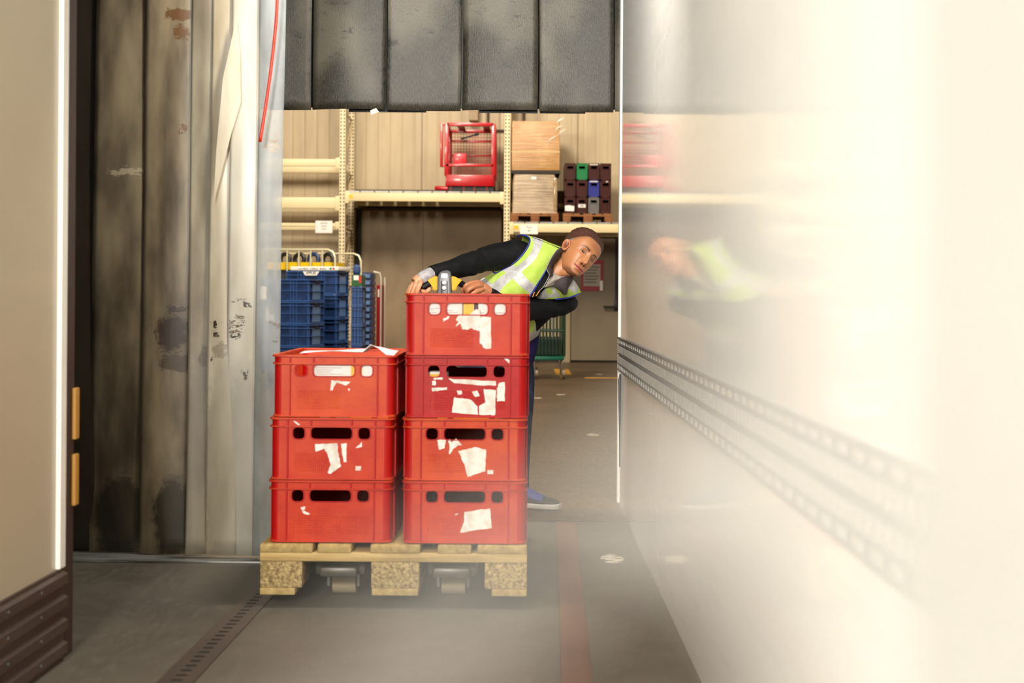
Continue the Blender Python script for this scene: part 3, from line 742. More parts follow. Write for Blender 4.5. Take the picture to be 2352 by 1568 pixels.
rack = thing('pallet_rack', 'cream steel pallet racking with three bays along the back wall', 'rack', (0, DR, 0))
RD = 1.1
def up_x(px): return ap(px, 440).x
def upright(px):
    x = up_x(px)
    for y, nm in ((0, 'upright'), (RD - .09, 'upright')):
        bm = BM()
        box(bm, -.045, .045, 0, .004, 0, 5.2); box(bm, -.045, -.041, 0, .08, 0, 5.2); box(bm, .041, .045, 0, .08, 0, 5.2)
        box(bm, -.07, .07, -.02, .10, 0, .008)
        o = obj(nm, bm, UPM, rack); o.location = (x, y, 0)
    bm = BM(); z = .3
    while z < 5:
        cyl(bm, (x, .04, z), (x, RD - .05, z), .014, 6); cyl(bm, (x, .04, z + .02), (x, RD - .05, z + .78), .014, 6); z += .8
    obj('bracing', bm, BEG, rack)
UPX = [-60, 420, 786, 1164.5, 1540, 1915]
for u in UPX: upright(u)
def beam(i, ztop, h=.118, rear=True, deck=True):
    x0, x1 = up_x(UPX[i]) + .045, up_x(UPX[i + 1]) - .045
    for y in ((-.012, RD - .06) if rear else (-.012,)):
        bm = BM(); box(bm, x0, x1, y, y + .05, ztop - h, ztop, .006)
        box(bm, x0 - .004, x0 + .05, y - .004, y + .02, ztop - h - .03, ztop + .02, .002); box(bm, x1 - .05, x1 + .004, y - .004, y + .02, ztop - h - .03, ztop + .02, .002)
        obj('beam', bm, BEM, rack, True, 40)
    if deck:
        x = x0 + .01; k = 0
        while x < x1 - .1:
            w = .185; bm = BM(); box(bm, x, min(x + w, x1 - .01), -.008, RD - .02, ztop + .0005, ztop + .024, .003); obj('deck_slat', bm, GALV, rack); x += w + .014
ZM = ap(975, 441).z - .012; ZRb = ap(1300, 514).z; ZL1 = ap(715, 365).z; ZL2 = ap(715, 453).z; ZL3 = ap(715, 512).z
beam(2, ZM); beam(3, ZRb); beam(4, ZRb)
for i in (0, 1): beam(i, ZL1, .10, deck=False); beam(i, ZL2, .15, deck=False); beam(i, ZL3, .05, deck=False)
for x, y in ((803, 451.5), (1183, 522)):
    p = ap(x, y); bm = BM(); box(bm, p.x - .045, p.x + .045, -.0155, -.013, p.z - .025, p.z + .025); obj('yellow_label', bm, YLB, rack)
# paper notices hanging on the beams
def notice(px, py, wpx, hpx, label, lines):
    p = ap(px, py); w, h = wpx / SR, hpx / SR
    t = thing('paper_notice', label, 'notice', (p.x, DR - .022, p.z))
    bm = BM(); box(bm, -w / 2, w / 2, 0, .002, -h / 2, h / 2); obj('sheet', bm, PAPW, t)
    for s, z in lines: text(s, h * .30, Matrix.Translation((0, -.0004, z * h)) @ Matrix.Rotation(PI / 2, 4, 'X'), INK, t)
    return t
notice(1215, 526.5, 41, 22, 'white paper notice taped on the right shelf beam', [('Tour', .20), ('40', -.16)])
notice(744.5, 521, 39, 28, 'white paper notice hanging on the lower beam of the left bay', [])
for k, z in enumerate((.05, .01, -.03)):
    bm = BM(); box(bm, -.05 + .01 * k, .05 - .012 * k, -.0008, 0, z - .006, z + .006); obj('printed_line', bm, mat('faint_print', (168, 160, 150), .7), bpy.data.objects['paper_notice.001'])

# sliding cold-store door behind the middle bay, personnel door on the right
DW = 20.9
def m_sdoor():
    m, n = nmat('sliding_door_panel'); tc = n.new('TexCoord').outputs['Object']; X, Y, Z = n.sep(tc)
    a = n.noise(n.mapping(tc, (1, 1, .6)), 2.4, 6)
    c = n.mix(n.smooth(a, .35, .7), lin((150, 128, 98)), lin((128, 106, 80)))
    seam = n.math('LESS_THAN', n.math('PINGPONG', n.math('ADD', X, .02), .72), .008)
    n.L.new(n.mix(n.math('MULTIPLY', seam, .6), c, lin((80, 64, 46))), n.b.inputs['Base Color']); n.b.inputs['Roughness'].default_value = .55
    return m
x0, x1, zt = at(832, 600, DW).x, at(1152, 600, DW).x, at(1000, 484, DW).z
DJ = mat('door_dark_edge', (34, 30, 26), .6)
bm = BM(); box(bm, x0, x1, DW - .12, 20.98, .02, zt, .006); o = struct('door_1', bm, m_sdoor())
bm = BM(); box(bm, x0 - .085, x0, DW - .13, 20.98, 0, zt + .02, .004); obj('dark_jamb', bm, DJ, o)
bm = BM(); box(bm, x0 - .1, x1 + .9, DW - .14, 20.98, zt, zt + .03, .004); obj('track_cover', bm, mat('track_dark', (70, 60, 48), .6), o)
bm = BM(); box(bm, x0 - .1, x1 + .9, DW - .22, 20.98, zt + .055, zt + .105, .004); obj('track_rail', bm, BEM, o)
bm = BM(); box(bm, x0 - .1, x1 + .9, DW - .10, 20.98, zt + .105, zt + .30, .004); obj('track_board', bm, mat('track_board', (92, 76, 56), .6), o)
DGY = mat('personnel_door', (122, 108, 86), .5, var=.12, vscale=(2, 2, 2))
xa, xb, zd = at(1312, 700, 20.9).x, at(1452, 700, 20.9).x, at(1360, 545, 20.9).z
bm = BM(); box(bm, xa, xb, 20.93, 20.99, .03, zd, .004); o = struct('door_2', bm, DGY)
bm = BM(); box(bm, xa - .17, xa - .012, 20.90, 20.995, 0, zd + .1, .004); box(bm, xa - .012, xb, 20.90, 20.995, zd + .01, zd + .1, .004); obj('door_frame', bm, mat('door_frame', (156, 138, 108), .5), o)
bm = BM(); box(bm, xa - .012, xa, 20.925, 20.99, .03, zd + .01); obj('door_gap', bm, mat('door_gap', (80, 64, 46), .7), o)
hp = at(1408, 705, 20.85)
bm = BM(); cyl(bm, (hp.x - .14, 20.86, hp.z), (hp.x + .05, 20.86, hp.z), .018, 12); cyl(bm, (hp.x + .05, 20.86, hp.z), (hp.x + .05, 20.93, hp.z), .014, 10); box(bm, hp.x + .02, hp.x + .1, 20.92, 20.935, hp.z - .06, hp.z + .16, .006); obj('handle', bm, mat('handle_black', (26, 24, 22), .4), o, True, 40)
bm = BM(); p = at(1418, 612, 20.9); box(bm, p.x - .03, p.x + .04, 20.915, 20.935, p.z - .5, p.z + .5, .004); obj('dark_strip', bm, DJ, o)
# red framed notice on the door
p = at(1359, 634, 20.9); q = at(1335, 597, 20.9); r = at(1385, 668, 20.9)
w, h = (r.x - q.x), (q.z - r.z)
t = thing('framed_notice', 'red framed notice in a clear pocket on the grey personnel door', 'notice', ((q.x + r.x) / 2, 20.925, (q.z + r.z) / 2))
bm = BM(); plate(bm, [(-w / 2, -h / 2), (w / 2, -h / 2), (w / 2, h / 2), (-w / 2, h / 2)], [[(-w / 2 + .035, -h / 2 + .07), (w / 2 - .04, -h / 2 + .07), (w / 2 - .04, h / 2 - .06), (-w / 2 + .035, h / 2 - .06)]], .012, XZ(-.006)); obj('frame', bm, mat('notice_red', (150, 18, 28), .4), t)
bm = BM(); box(bm, -w / 2 + .03, w / 2 - .035, -.004, 0, -h / 2 + .065, h / 2 - .055); obj('sheet', bm, mat('notice_sheet', (176, 166, 150), .15, coat=.6), t)
bm = BM()
for k in range(6):
    z = h / 2 - .10 - k * .045; box(bm, -w / 2 + .05, w / 2 - .06 - .02 * (k % 3), -.0055, -.004, z - .008, z + .006)
obj('printed_lines', bm, mat('notice_print', (70, 66, 62), .6), t)
bm = BM(); box(bm, w / 2 - .045, w / 2 - .002, -.0145, -.012, -h / 2 + .005, -h / 2 + .15, .001); obj('white_corner', bm, PAPW, t)
# pipes and ducts high on the wall
PIPE = mat('pipe_dark', (70, 58, 44), .5)
bm = BM(); p = at(1088, 262, 20.8); box(bm, p.x - .065, p.x + .065, 20.72, 20.99, p.z - .1, p.z + 1.2, .004); tag(obj('wall_duct', bm, mat('duct_beige', (150, 126, 92), .5)), 'beige upright duct on the back wall above the red cage', 'duct')
bm = BM(); p = at(1120, 300, 20.8); cyl(bm, (p.x, 20.95, p.z + .02), (p.x, 20.95, p.z + 2.), .016, 8); q = at(1160, 300, 20.8); cyl(bm, (p.x, 20.95, p.z + .02), (q.x + .2, 20.95, p.z + .02), .016, 8); tag(obj('wall_pipe', bm, PIPE), 'thin dark pipe running along the back wall beside the red cage', 'pipe')
bm = BM(); p = at(1203, 262, 20.8); cyl(bm, (p.x, 20.95, p.z - .2), (p.x, 20.95, p.z + 1.6), .018, 8); tag(obj('wall_pipe', bm, PIPE), 'upright dark pipe on the back wall behind the brown cartons', 'pipe')

# red man-cage on the middle shelf
RC = mat('cage_red', (178, 10, 22), .35, coat=.3); RCD = mat('cage_black', (26, 22, 20), .6)
def m_mesh():
    m, n = nmat('red_wire_mesh'); tc = n.new('TexCoord').outputs['Object']; X, Y, Z = n.sep(tc)
    g = n.math('MINIMUM', n.math('PINGPONG', n.math('ADD', X, Y), .021), n.math('PINGPONG', Z, .021))
    tr = n.new('BsdfTransparent'); ms = n.new('MixShader'); n.L.new(n.math('LESS_THAN', g, .0042), ms.inputs[0])
    n.b.inputs['Base Color'].default_value = (*lin((168, 40, 36)), 1)
    n.L.new(tr.outputs[0], ms.inputs[1]); n.L.new(n.b.outputs[0], ms.inputs[2]); n.L.new(ms.outputs[0], n.out.inputs['Surface']); return m
MESHM = m_mesh()
c = ap(1079, 432); zsh = ZM + .0265
cg = thing('man_cage', 'red steel work cage with mesh sides standing on the middle shelf', 'cage', (ap(1079, 440).x, DR + .45, zsh))
k = 1 / SR; Wd = 108 * k / 2; Hh = (436 - 279) * k; Dp = .42
zz = lambda py: (436 - py) * k
bm = BM(); e = .030
for x in (-Wd + .0, Wd - .0):
    for y in (-Dp, Dp): box(bm, x - e, x + e, y - e, y + e, zz(400), zz(280), .004)
for y in (-Dp, Dp): box(bm, -Wd, Wd, y - e, y + e, zz(286), zz(280) + .01, .004)
for x in (-Wd, Wd): box(bm, x - e, x + e, -Dp, Dp, zz(286), zz(280), .004)
box(bm, -Wd - .01, Wd, -Dp - .03, -Dp + .01, zz(379), zz(373), .004)
for py in (340, 361, 306): box(bm, -Wd, Wd, Dp - .015, Dp + .015, zz(py) - .012, zz(py) + .012, .003)
for x in (-Wd - .07,): box(bm, x - .02, x + .02, -Dp - .04, -Dp + .04, zz(380), zz(280), .004)
box(bm, -Wd - .07, -Wd, -Dp - .02, -Dp + .02, zz(285), zz(280), .003); box(bm, -Wd - .07, -Wd, -Dp - .02, -Dp + .02, zz(380), zz(375), .003)
for x in (-Wd * .45, Wd * .65): box(bm, x - .05, x + .05, -Dp - .02, Dp, zz(280), zz(277.5), .003)
obj('frame', bm, RC, cg, True, 40)
bm = BM(); box(bm, -Wd, Wd, -Dp - .035, -Dp + .02, zz(424), zz(398), .008); box(bm, -Wd, Wd, Dp - .02, Dp, zz(424), zz(398), .006)
for x in (-Wd, Wd): box(bm, x - .015, x + .015, -Dp, Dp, zz(424), zz(398), .006)
box(bm, -Wd, Wd, -Dp, Dp, zz(424), zz(422)); obj('kick_panel', bm, RC, cg, True, 40)
bm = BM(); box(bm, -Wd + .09, -Wd + .27, -Dp + .0, -Dp + .16, zz(375), zz(348), .02); obj('control_box', bm, mat('cage_red_light', (206, 34, 50), .4, coat=.3), cg, True, 40)
bm = BM(); box(bm, -Wd - .005, Wd + .005, -Dp, Dp, 0, zz(424), .004); o = obj('base_frame', bm, RCD, cg)
bm = BM()
for x in (-Wd * .82, -Wd * .25, Wd * .2, Wd * .72): box(bm, x - .012, x + .012, -Dp - .012, -Dp + .01, 0, zz(424), .002)
obj('base_ribs', bm, mat('cage_red_dark', (110, 10, 14), .5), cg)
bm = BM(); tube(bm, [(-Wd - .16, -Dp - .03, zz(429)), (-Wd - .14, -Dp - .03, zz(429)), (-Wd + .02, -Dp - .03, zz(430))], [.02, .032, .03], 12); obj('lug', bm, RC, cg, True, 40)
for nm, pts in (('mesh_panel', [(-Wd, Dp), (Wd, Dp)]), ('mesh_panel', [(-Wd, -Dp), (-Wd, Dp)]), ('mesh_panel', [(Wd, -Dp), (Wd, Dp)])):
    bm = BM(); (ax, ay), (bx, by) = pts
    bm.faces.new([bm.verts.new(p) for p in ((ax, ay, zz(399)), (bx, by, zz(399)), (bx, by, zz(284)), (ax, ay, zz(284)))]); obj(nm, bm, MESHM, cg)
bm = BM(); bm.faces.new([bm.verts.new(p) for p in ((-Wd, -Dp, zz(284)), (Wd, -Dp, zz(284)), (Wd, Dp, zz(284)), (-Wd, Dp, zz(284)))]); obj('mesh_roof', bm, MESHM, cg)
bm = BM(); tube(bm, smooth_path([(-Wd + .2, -Dp + .02, zz(315)), (-.06, -Dp, zz(312)), (.06, -Dp, zz(306)), (.12, -Dp, zz(302))], 5), [.012] * 11 + [.022] * 5, 8); obj('lever', bm, RCD, cg, True)

# loads on the right-hand shelf
FILM = mat('stretch_film_shine', (176, 150, 112), .12, var=.4, vscale=(2, 2, 30), coat=.8)
zr = ZRb + .0265
def wood3(): return (mat('old_pallet_a', (150, 96, 52), .75, var=.4, vscale=(20, 2, 20)), mat('old_pallet_b', (170, 112, 62), .75, var=.4, vscale=(2, 20, 20)), mat('old_pallet_c', (140, 86, 46), .8, var=.4, vscale=(20, 20, 20)))
WD3 = wood3()
pA = ap(1228, 505)
pallet('wooden_pallet', 'brown wooden pallet under the film-wrapped grey load on the right shelf', (pA.x, DR + .50, zr), .66, .95, .12, WD3)
pB = ap(1350, 505)
pallet('wooden_pallet', 'brown wooden pallet under the brown bottle crates on the right shelf', (pB.x, DR + .50, zr), .68, .95, .12, WD3)
def m_wrap(name, c1, c2, c3):
    m, n = nmat(name); tc = n.new('TexCoord').outputs['Object']
    a = n.noise(n.mapping(tc, (1.5, 1.5, 30)), 1.3, 5, .7); b = n.noise(n.mapping(tc, (2, 2, 2)), 1.5, 4)
    c = n.mix(n.smooth(a, .3, .7), lin(c1), lin(c2)); c = n.mix(n.math('MULTIPLY', n.smooth(b, .5, .7), .5), c, lin(c3))
    n.L.new(c, n.b.inputs['Base Color']); n.b.inputs['Roughness'].default_value = .28; n.b.inputs['Coat Weight'].default_value = .7; n.b.inputs['Coat Roughness'].default_value = .15
    bp = n.new('Bump'); bp.inputs['Strength'].default_value = .5; bp.inputs['Distance'].default_value = .02; n.L.new(a, bp.inputs['Height']); n.L.new(bp.outputs[0], n.b.inputs['Normal']); n.L.new(bp.outputs[0], n.b.inputs['Coat Normal'])
    return m
def wrapped(name, label, cat, cx, z0, prof, hd, m, skirt=None):
    """Box-like load whose half width follows prof = [(z, left, right)]."""
    t = thing(name, label, cat, (cx, DR + .5, z0))
    bm = BM(); rings = []
    for z, l, r in prof:
        w, cxx = (l + r) / 2, (r - l) / 2
        rings.append([Vector((cxx + x, y, z)) for x, y in rrect(0, 0, 2 * w, 2 * hd, .03, 4)])
    loft(bm, rings); obj('wrapped_carton', bm, m, t, True, 40); return t
kx = 1 / SR
z1 = (503 - 392) * kx - .12
tA = wrapped('wrapped_load', 'grey-beige film-wrapped load on the lower pallet of the right shelf', 'wrapped load', pA.x, zr + .12,
        [(0, .32, .32), (.06, .315, .31), (.2, .31, .28), (.40, .31, .27), (z1 - .06, .30, .29), (z1, .29, .28)], .42, m_wrap('wrap_grey', (150, 122, 92), (188, 164, 132), (110, 88, 64)))
bm = BM(); box(bm, .26, .31, -.428, -.2, .03, z1 - .05, .01); obj('film_edge', bm, FILM, tA, True)
bm = BM(); box(bm, -.05, .02, -.425, -.419, z1 - .075, z1 - .04); obj('white_label', bm, PAPW, tA)
zb = (503 - 385) * kx
bm = BM(); box(bm, -.34, .34, -.44, .44, 0, .045, .004); tB = thing('cardboard_load', 'large tan carton in shiny film standing on the grey wrapped load', 'carton', (ap(1230, 380).x, DR + .5, zr + .12 + z1 + .001)); obj('dark_tray', bm, mat('tray_dark', (40, 32, 24), .7), tB)
hB = (382 - 268) * kx
bm = BM(); box(bm, -.335, .335, -.43, .43, .045, .045 + hB, .012)
obj('carton', bm, m_wrap('wrap_tan', (166, 118, 66), (190, 142, 84), (206, 164, 110)), tB, True, 40)
bm = BM(); box(bm, -.34, .34, -.434, .434, .045 + hB * .36, .045 + hB * .385, .004); obj('film_band', bm, mat('film_band', (214, 182, 134), .2), tB)
bm = BM()
rnd = random.Random(5)
for k in range(5):
    x = .16 + .15 * rnd.random(); z = .1 + hB * (.1 + .8 * rnd.random()); bmx = [(x, -.4335, z), (x + .05, -.4345, z + .06), (x + .12, -.432, z + .10)]
    tube(bm, bmx, [.003, .009, .003], 6)
obj('film_fold', bm, mat('film_white', (240, 232, 214), .2), tB, True)
# bottle crates: four columns, three high
BRC = mat('crate_brown', (66, 22, 14), .35, var=.3, vscale=(9, 9, 9), coat=.3); GRC = mat('crate_green', (0, 112, 58), .4); BLC = mat('crate_blue', (34, 44, 130), .4); GYC = mat('crate_grey', (98, 94, 94), .5)
cwp, chp = 27.3, 39.0; CW2, CH2 = cwp * kx, chp * kx
def bottle_crate(ix, iz, m, label):
    px = 1296 + cwp * (ix + .5); p = ap(px, 500)
    t = thing('bottle_crate', label, 'crate', (p.x, DR + .5, zr + .121 + iz * CH2), 0, 'bottle crates on the right shelf')
    bm = BM(); w, d, h = CW2 / 2 - .0065, .40, CH2 - .004
    plate(bm, [(-w, 0), (w, 0), (w, h), (-w, h)], [rrect(0, h * .74, w * 1.15, h * .17, .008)], .008, XZ(-d)); box(bm, -w, w, d - .008, d, 0, h)
    box(bm, -w, -w + .008, -d, d, 0, h); box(bm, w - .008, w, -d, d, 0, h); box(bm, -w, w, -d, d, 0, .01); box(bm, -w, w, -d + .02, d, h * .93, h * .95)
    obj('body', bm, m, t)
    bm = BM(); box(bm, -w, w, -d - .010, -d + .004, h - .016, h, .003); box(bm, -w, w, -d - .010, -d + .004, 0, .016, .003)
    for x in (-w + .012, w - .012): box(bm, x - .012, x + .012, -d - .010, -d + .004, 0, h, .003)
    plate(bm, rrect(0, h * .74, w * 1.3, h * .25, .012), [rrect(0, h * .74, w * 1.13, h * .165, .008)], .012, XZ(-d - .006))
    obj('rim', bm, m, t)
    return t
cols = [['brown bottle crate at the bottom left of the pile with a white paper patch', 'brown bottle crate in the middle left of the pile', 'brown bottle crate at the top left of the pile'],
        ['brown bottle crate at the bottom of the pile with a small white 430 label', 'brown bottle crate in the pile directly under the green one', 'green bottle crate at the top of the pile'],
        ['grey bottle crate at the bottom of the pile', 'blue bottle crate in the middle of the pile', 'brown bottle crate at the top of the pile above the blue one'],
        ['brown bottle crate at the bottom right of the pile', 'brown bottle crate in the middle right of the pile', 'brown bottle crate at the top right of the pile']]
for ix in range(4):
    for iz in range(3):
        m = {(1, 2): GRC, (2, 1): BLC, (2, 0): GYC}.get((ix, iz), BRC)
        t = bottle_crate(ix, iz, m, cols[ix][iz])
        if (ix, iz) == (0, 0):
            bm = BM(); plate(bm, ragged([(-.07, .04), (.05, .03), (.06, .105), (-.02, .115), (-.07, .11)], 4, .004), [], .002, XZ(-.412)); obj('paper_patch', bm, PAPW, t)
        if (ix, iz) == (1, 0):
            bm = BM(); box(bm, -.05, .05, -.414, -.411, .085, .13); o = obj('white_label', bm, PAPW, t); text('430', .034, Matrix.Translation((0, -.415, .107)) @ Matrix.Rotation(PI / 2, 4, 'X'), INK, o, bold=True)
        if (ix, iz) in ((2, 2), (2, 1), (3, 1)):
            bm = BM()
            for k in range(4 if ix == 2 else 1):
                x = (-.062 + .028 * k) if ix == 2 else 0; tube(bm, [(x, -.412, CH2 * .90), (x + .02, -.414, CH2 * .89), (x + .035, -.412, CH2 * .91)], [.004, .010, .004], 6)
            obj('film_scrap', bm, MATS['film_white'], t, True)

# ------------------------------------------------------------------ roll cages with blue crates
def m_blue():
    m, n = nmat('blue_crate_plastic'); tc = n.new('TexCoord').outputs['Object']; a = n.noise(tc, 9, 5)
    n.L.new(n.mix(n.smooth(a, .35, .7), lin((32, 60, 110)), lin((22, 42, 80))), n.b.inputs['Base Color']); n.b.inputs['Roughness'].default_value = .4; return m
BLU = m_blue(); BLD = mat('blue_crate_panel_lit', (100, 134, 184), .4, var=.2, vscale=(12, 12, 12)); TUBE = mat('chrome_tube', (220, 212, 178), .25, metal=.3)  # panel blue lightened to stand in for light from the right
BLR = mat('blue_crate_rib', (48, 82, 138), .35); DB = 15.5; SB = FPX / DB
GB = 'blue crates stacked on the roll cages'
def blue_mesh(Wx, Wy, H):
    """Body, ribs and panel of one blue crate."""
    a, b, h = Wx / 2, Wy / 2, H - .004
    bm = BM()
    for y in (-b, b): box(bm, -a + .01, a - .01, min(y, y - .012 * (1 if y > 0 else -1)), max(y, y - .012 * (1 if y > 0 else -1)), 0, h)
    for x in (-a, a): box(bm, min(x, x - .012 * (1 if x > 0 else -1)), max(x, x - .012 * (1 if x > 0 else -1)), -b + .01, b - .01, 0, h)
    box(bm, -a + .01, a - .01, -b + .01, b - .01, 0, .012)
    r = BM(); t = .014
    for z0, z1 in ((h - .014, h), (h * .80, h * .80 + .008), (h * .45, h * .45 + .006), (0, .012)):
        box(r, -a - t, a + t, -b - t, -b + .002, z0, z1, .002); box(r, -a - t, a + t, b - .002, b + t, z0, z1, .002); box(r, -a - t, -a + .002, -b, b, z0, z1, .002); box(r, a - .002, a + t, -b, b, z0, z1, .002)
    for f in (-1, -.55, -.42, -.3, .3, .42, .55, 1):
        for y in (-b - t * .7, b - .002): box(r, f * (a - .006) - .004, f * (a - .006) + .004, y, y + t * .7 + .002, 0, h)
    for f in (-1, -.6, .6, 1):
        for x in (-a - t * .7, a - .002): box(r, x, x + t * .7 + .002, f * (b - .006) - .004, f * (b - .006) + .004, 0, h)
    p = BM()
    box(p, a + .001, a + .007, -b * .55, b * .55, .02, h * .78, .002)
    d = BM()
    box(d, a + .006, a + .014, -.05, .05, h * .80, h * .92, .002)
    return bm, r, p, d
def blue_stack(px, ytop, n, H, Wx, Wy, rz, D, labels, zbase):
    p = at(px, 700, D); proto = None
    for k in range(n):
        loc = (p.x, D, zbase + k * H)
        if proto is None:
            proto = thing('blue_crate', labels[k], 'crate', loc, rz, GB)
            for nm, q, m in zip(('body', 'rib_frame', 'end_panel', 'grip_slot'), blue_mesh(Wx, Wy, H), (BLU, BLR, BLD, DARK)): obj(nm, q, m, proto)
            last = proto
        else: last = dup(proto, loc, rz, labels[k])
    return last
def cart(px, D, Wx, Wy, rz, label, zt_=.17):
    p = at(px, 700, D); t = thing('roll_cage', label, 'roll cage', (p.x, D, 0), rz, 'roll cages in the hall')
    bm = BM(); box(bm, -Wx / 2, Wx / 2, -Wy / 2, Wy / 2, zt_ - .05, zt_ - .001, .008); obj('base', bm, mat('cart_base', (60, 60, 66), .5), t)
    for sx in (-1, 1):
        for sy in (-1, 1):
            x, y = sx * (Wx / 2 - .06), sy * (Wy / 2 - .06)
            bm = BM(); cyl(bm, (x - .012, y, .05), (x + .012, y, .05), .05, 18); box(bm, x - .02, x + .02, y - .03, y + .03, .08, zt_ - .045, .004); obj('caster', bm, mat('caster_dark', (50, 46, 42), .5), t, True, 40)
    return t
def hoop(t, xa, xb, y, z0, z1, posts, r=.013):
    R_ = .09
    pts = [(xa, y, z0), (xa, y, z1 - R_), (xa + R_ * .3, y, z1 - R_ * .3), (xa + R_, y, z1), (xb - R_, y, z1), (xb - R_ * .3, y, z1 - R_ * .3), (xb, y, z1 - R_), (xb, y, z0)]
    bm = BM(); tube(bm, pts, r, 10)
    for x in posts: cyl(bm, (x, y, z0), (x, y, z1 - .005), r * .8, 8)
    obj('tube_frame', bm, TUBE, t, True, 40)
rz1 = math.radians(-14)
zb0 = .17
def Hs(ytop, D, n): return (at(700, ytop, D).z - zb0) / n
c1 = cart(655, DB, .62, .46, rz1, 'roll cage under the nearest blue crates beside the plastic strips')
blue_stack(668, 641, 4, Hs(641, DB, 4), .58, .40, rz1, DB, ['lowest blue crate of the nearest column, hidden low behind red crates', 'blue crate third from the top in the nearest column', 'blue crate second from the top in the nearest column, torn white sticker', 'top blue crate of the nearest column beside the plastic strips'], zb0)
D2 = DB + .85
c2 = cart(731, D2, .56, .40, rz1, 'roll cage with chrome hoop frame under the second column of blue crates')
lastB = blue_stack(729, 622, 4, Hs(622, D2, 4), .60, .36, rz1, D2, ['lowest blue crate of the second column', 'blue crate third from the top in the second column', 'blue crate second from the top in the second column', 'top blue crate of the second column with a white fruit label'], zb0)
zt2 = at(735, 622, D2).z
# chrome hoops of a cage standing behind
D3 = DB + 1.75
c3 = cart(725, D3, .95, .62, rz1, 'chrome tube roll cage standing behind the blue crates with yellow trays')
k3 = D3 / FPX
hoop(c3, -.60, .36, -.29, .17, at(735, 575, D3).z, [-.40, -.25, -.10, .05, .20]); hoop(c3, -.60, .47, .29, .17, at(735, 581, D3).z, [-.35, -.18, 0, .2])
zty = at(700, 611, D3).z
bm = BM(); box(bm, -.55, .30, -.2, .2, .17, zty - .05, .01); obj('grey_boxes', bm, mat('cage_load_dark', (48, 52, 60), .6), c3)
t = thing('yellow_tray', 'yellow tray holding black coiled hoses behind the chrome hoops', 'tray', (c3.location.x - .12, D3, zty - .048), rz1)
bm = BM(); box(bm, -.42, .42, -.2, .2, 0, .012); box(bm, -.42, .42, -.2, -.19, 0, .09, .003); box(bm, -.42, .42, .19, .2, 0, .09, .003); box(bm, -.42, -.41, -.2, .2, 0, .09); box(bm, .41, .42, -.2, .2, 0, .09); obj('tray', bm, mat('tray_yellow', (226, 186, 0), .4), t)
for k, x in enumerate((-.275, -.09, .095, .28)):
    hsx = thing('hose_coil', ['black coiled hose at the left end of the yellow tray', 'black coiled hose second from left in the yellow tray', 'dark blue coiled hose in the middle of the yellow tray', 'black coiled hose at the right end of the yellow tray'][k], 'hose', tuple(t.location + Matrix.Rotation(rz1, 3, 'Z') @ Vector((x, 0, .016))), rz1, 'hoses in the yellow tray')
    bm = BM(); tube(bm, [(.065 * math.cos(a), .02 * math.sin(a * .5), .110 + .068 * math.sin(a)) for a in np.linspace(-PI * .5, PI * 1.46, 22)], .026, 10); obj('coil', bm, mat('hose_black' if k != 2 else 'hose_blue', (24, 26, 24) if k != 2 else (30, 50, 90), .4), hsx, True)
# white carton tray lying on the second column with its lettering, fruit label on the crate front
t = thing('white_carton', 'flat white carton with small lettering lying on the second blue column', 'carton', (at(737, 620, D2).x, D2, zt2 + .002), rz1)
bm = BM(); box(bm, -.29, .29, -.2, .2, 0, .045, .004); obj('carton', bm, PAPW, t, True, 40)
bm = BM(); rnd = random.Random(4)
for k in range(17):
    if k not in (6, 12): x = -.19 + k * .020; box(bm, x, x + rnd.uniform(.008, .015), -.2008, -.1998, .012, .012 + rnd.uniform(.010, .018))
obj('printed_lettering', bm, INK, t)
for x, m in ((.20, mat('flag_green', (0, 120, 60), .5)), (.235, mat('flag_red', (190, 30, 30), .5))):
    bm = BM(); box(bm, x - .012, x + .012, -.2008, -.2, .010, .034); obj('colour_mark', bm, m, t)
HB = Hs(622, D2, 4)
bm = BM(); plate(bm, [(-.10, HB * .97), (.10, HB * .97), (.07, HB * .80), (-.07, HB * .80)], [], .003, XZ(-.198)); o = obj('white_label', bm, PAPW, lastB)
text('APPLES', .040, Matrix.Translation((0, -.2002, HB * .90)) @ Matrix.Rotation(PI / 2, 4, 'X'), INK, o, bold=True)
# torn stickers on the nearest column
for o in bpy.data.objects:
    if o.name.startswith('blue_crate') and o.get('label', '').endswith('torn white sticker'):
        h = Hs(641, DB, 4); bm = BM(); plate(bm, ragged([(-.20, .03), (-.09, .03), (-.10, .11), (-.15, .10), (-.17, .17), (-.19, .17)], 5, .006), [], .002, XZ(-.216)); obj('torn_label', bm, PAPW, o)
    if o.name.startswith('blue_crate') and o.get('label', '').startswith('top blue crate of the nearest'):
        bm = BM(); box(bm, -.30, -.19, -.218, -.215, .02, .16); obj('paper_slip', bm, PAPW, o)
# narrow column, green crate on top, then the upright red-ended cage
D4 = DB + 1.15
c4 = cart(824, D4, .12, .40, 0, 'roll cage under the narrow blue column with a green box on top')
h4 = Hs(657, D4, 4)
blue_stack(824, 657, 4, h4, .105, .40, 0, D4, ['lowest blue crate of the narrow column', 'blue crate third from the top of the narrow column', 'blue crate second from the top of the narrow column', 'top blue crate of the narrow column under the green box'], zb0)
t = thing('green_box', 'small green box with red and white print on the narrow blue column', 'box', (at(824, 640, D4).x, D4, zb0 + 4 * h4 + .001))
bm = BM(); w = .118 / 2; hh = 26 * D4 / FPX; box(bm, -w, w, -.18, .18, 0, hh, .003); obj('carton', bm, mat('box_green', (22, 84, 40), .4), t)
bm = BM(); box(bm, -w + .02, w - .04, -.182, -.18, hh * .55, hh * .95); obj('white_print', bm, PAPW, t)
bm = BM(); box(bm, w - .038, w - .01, -.183, -.18, hh * .3, hh * .9); obj('red_print', bm, mat('flag_red', (190, 30, 30), .5), t)
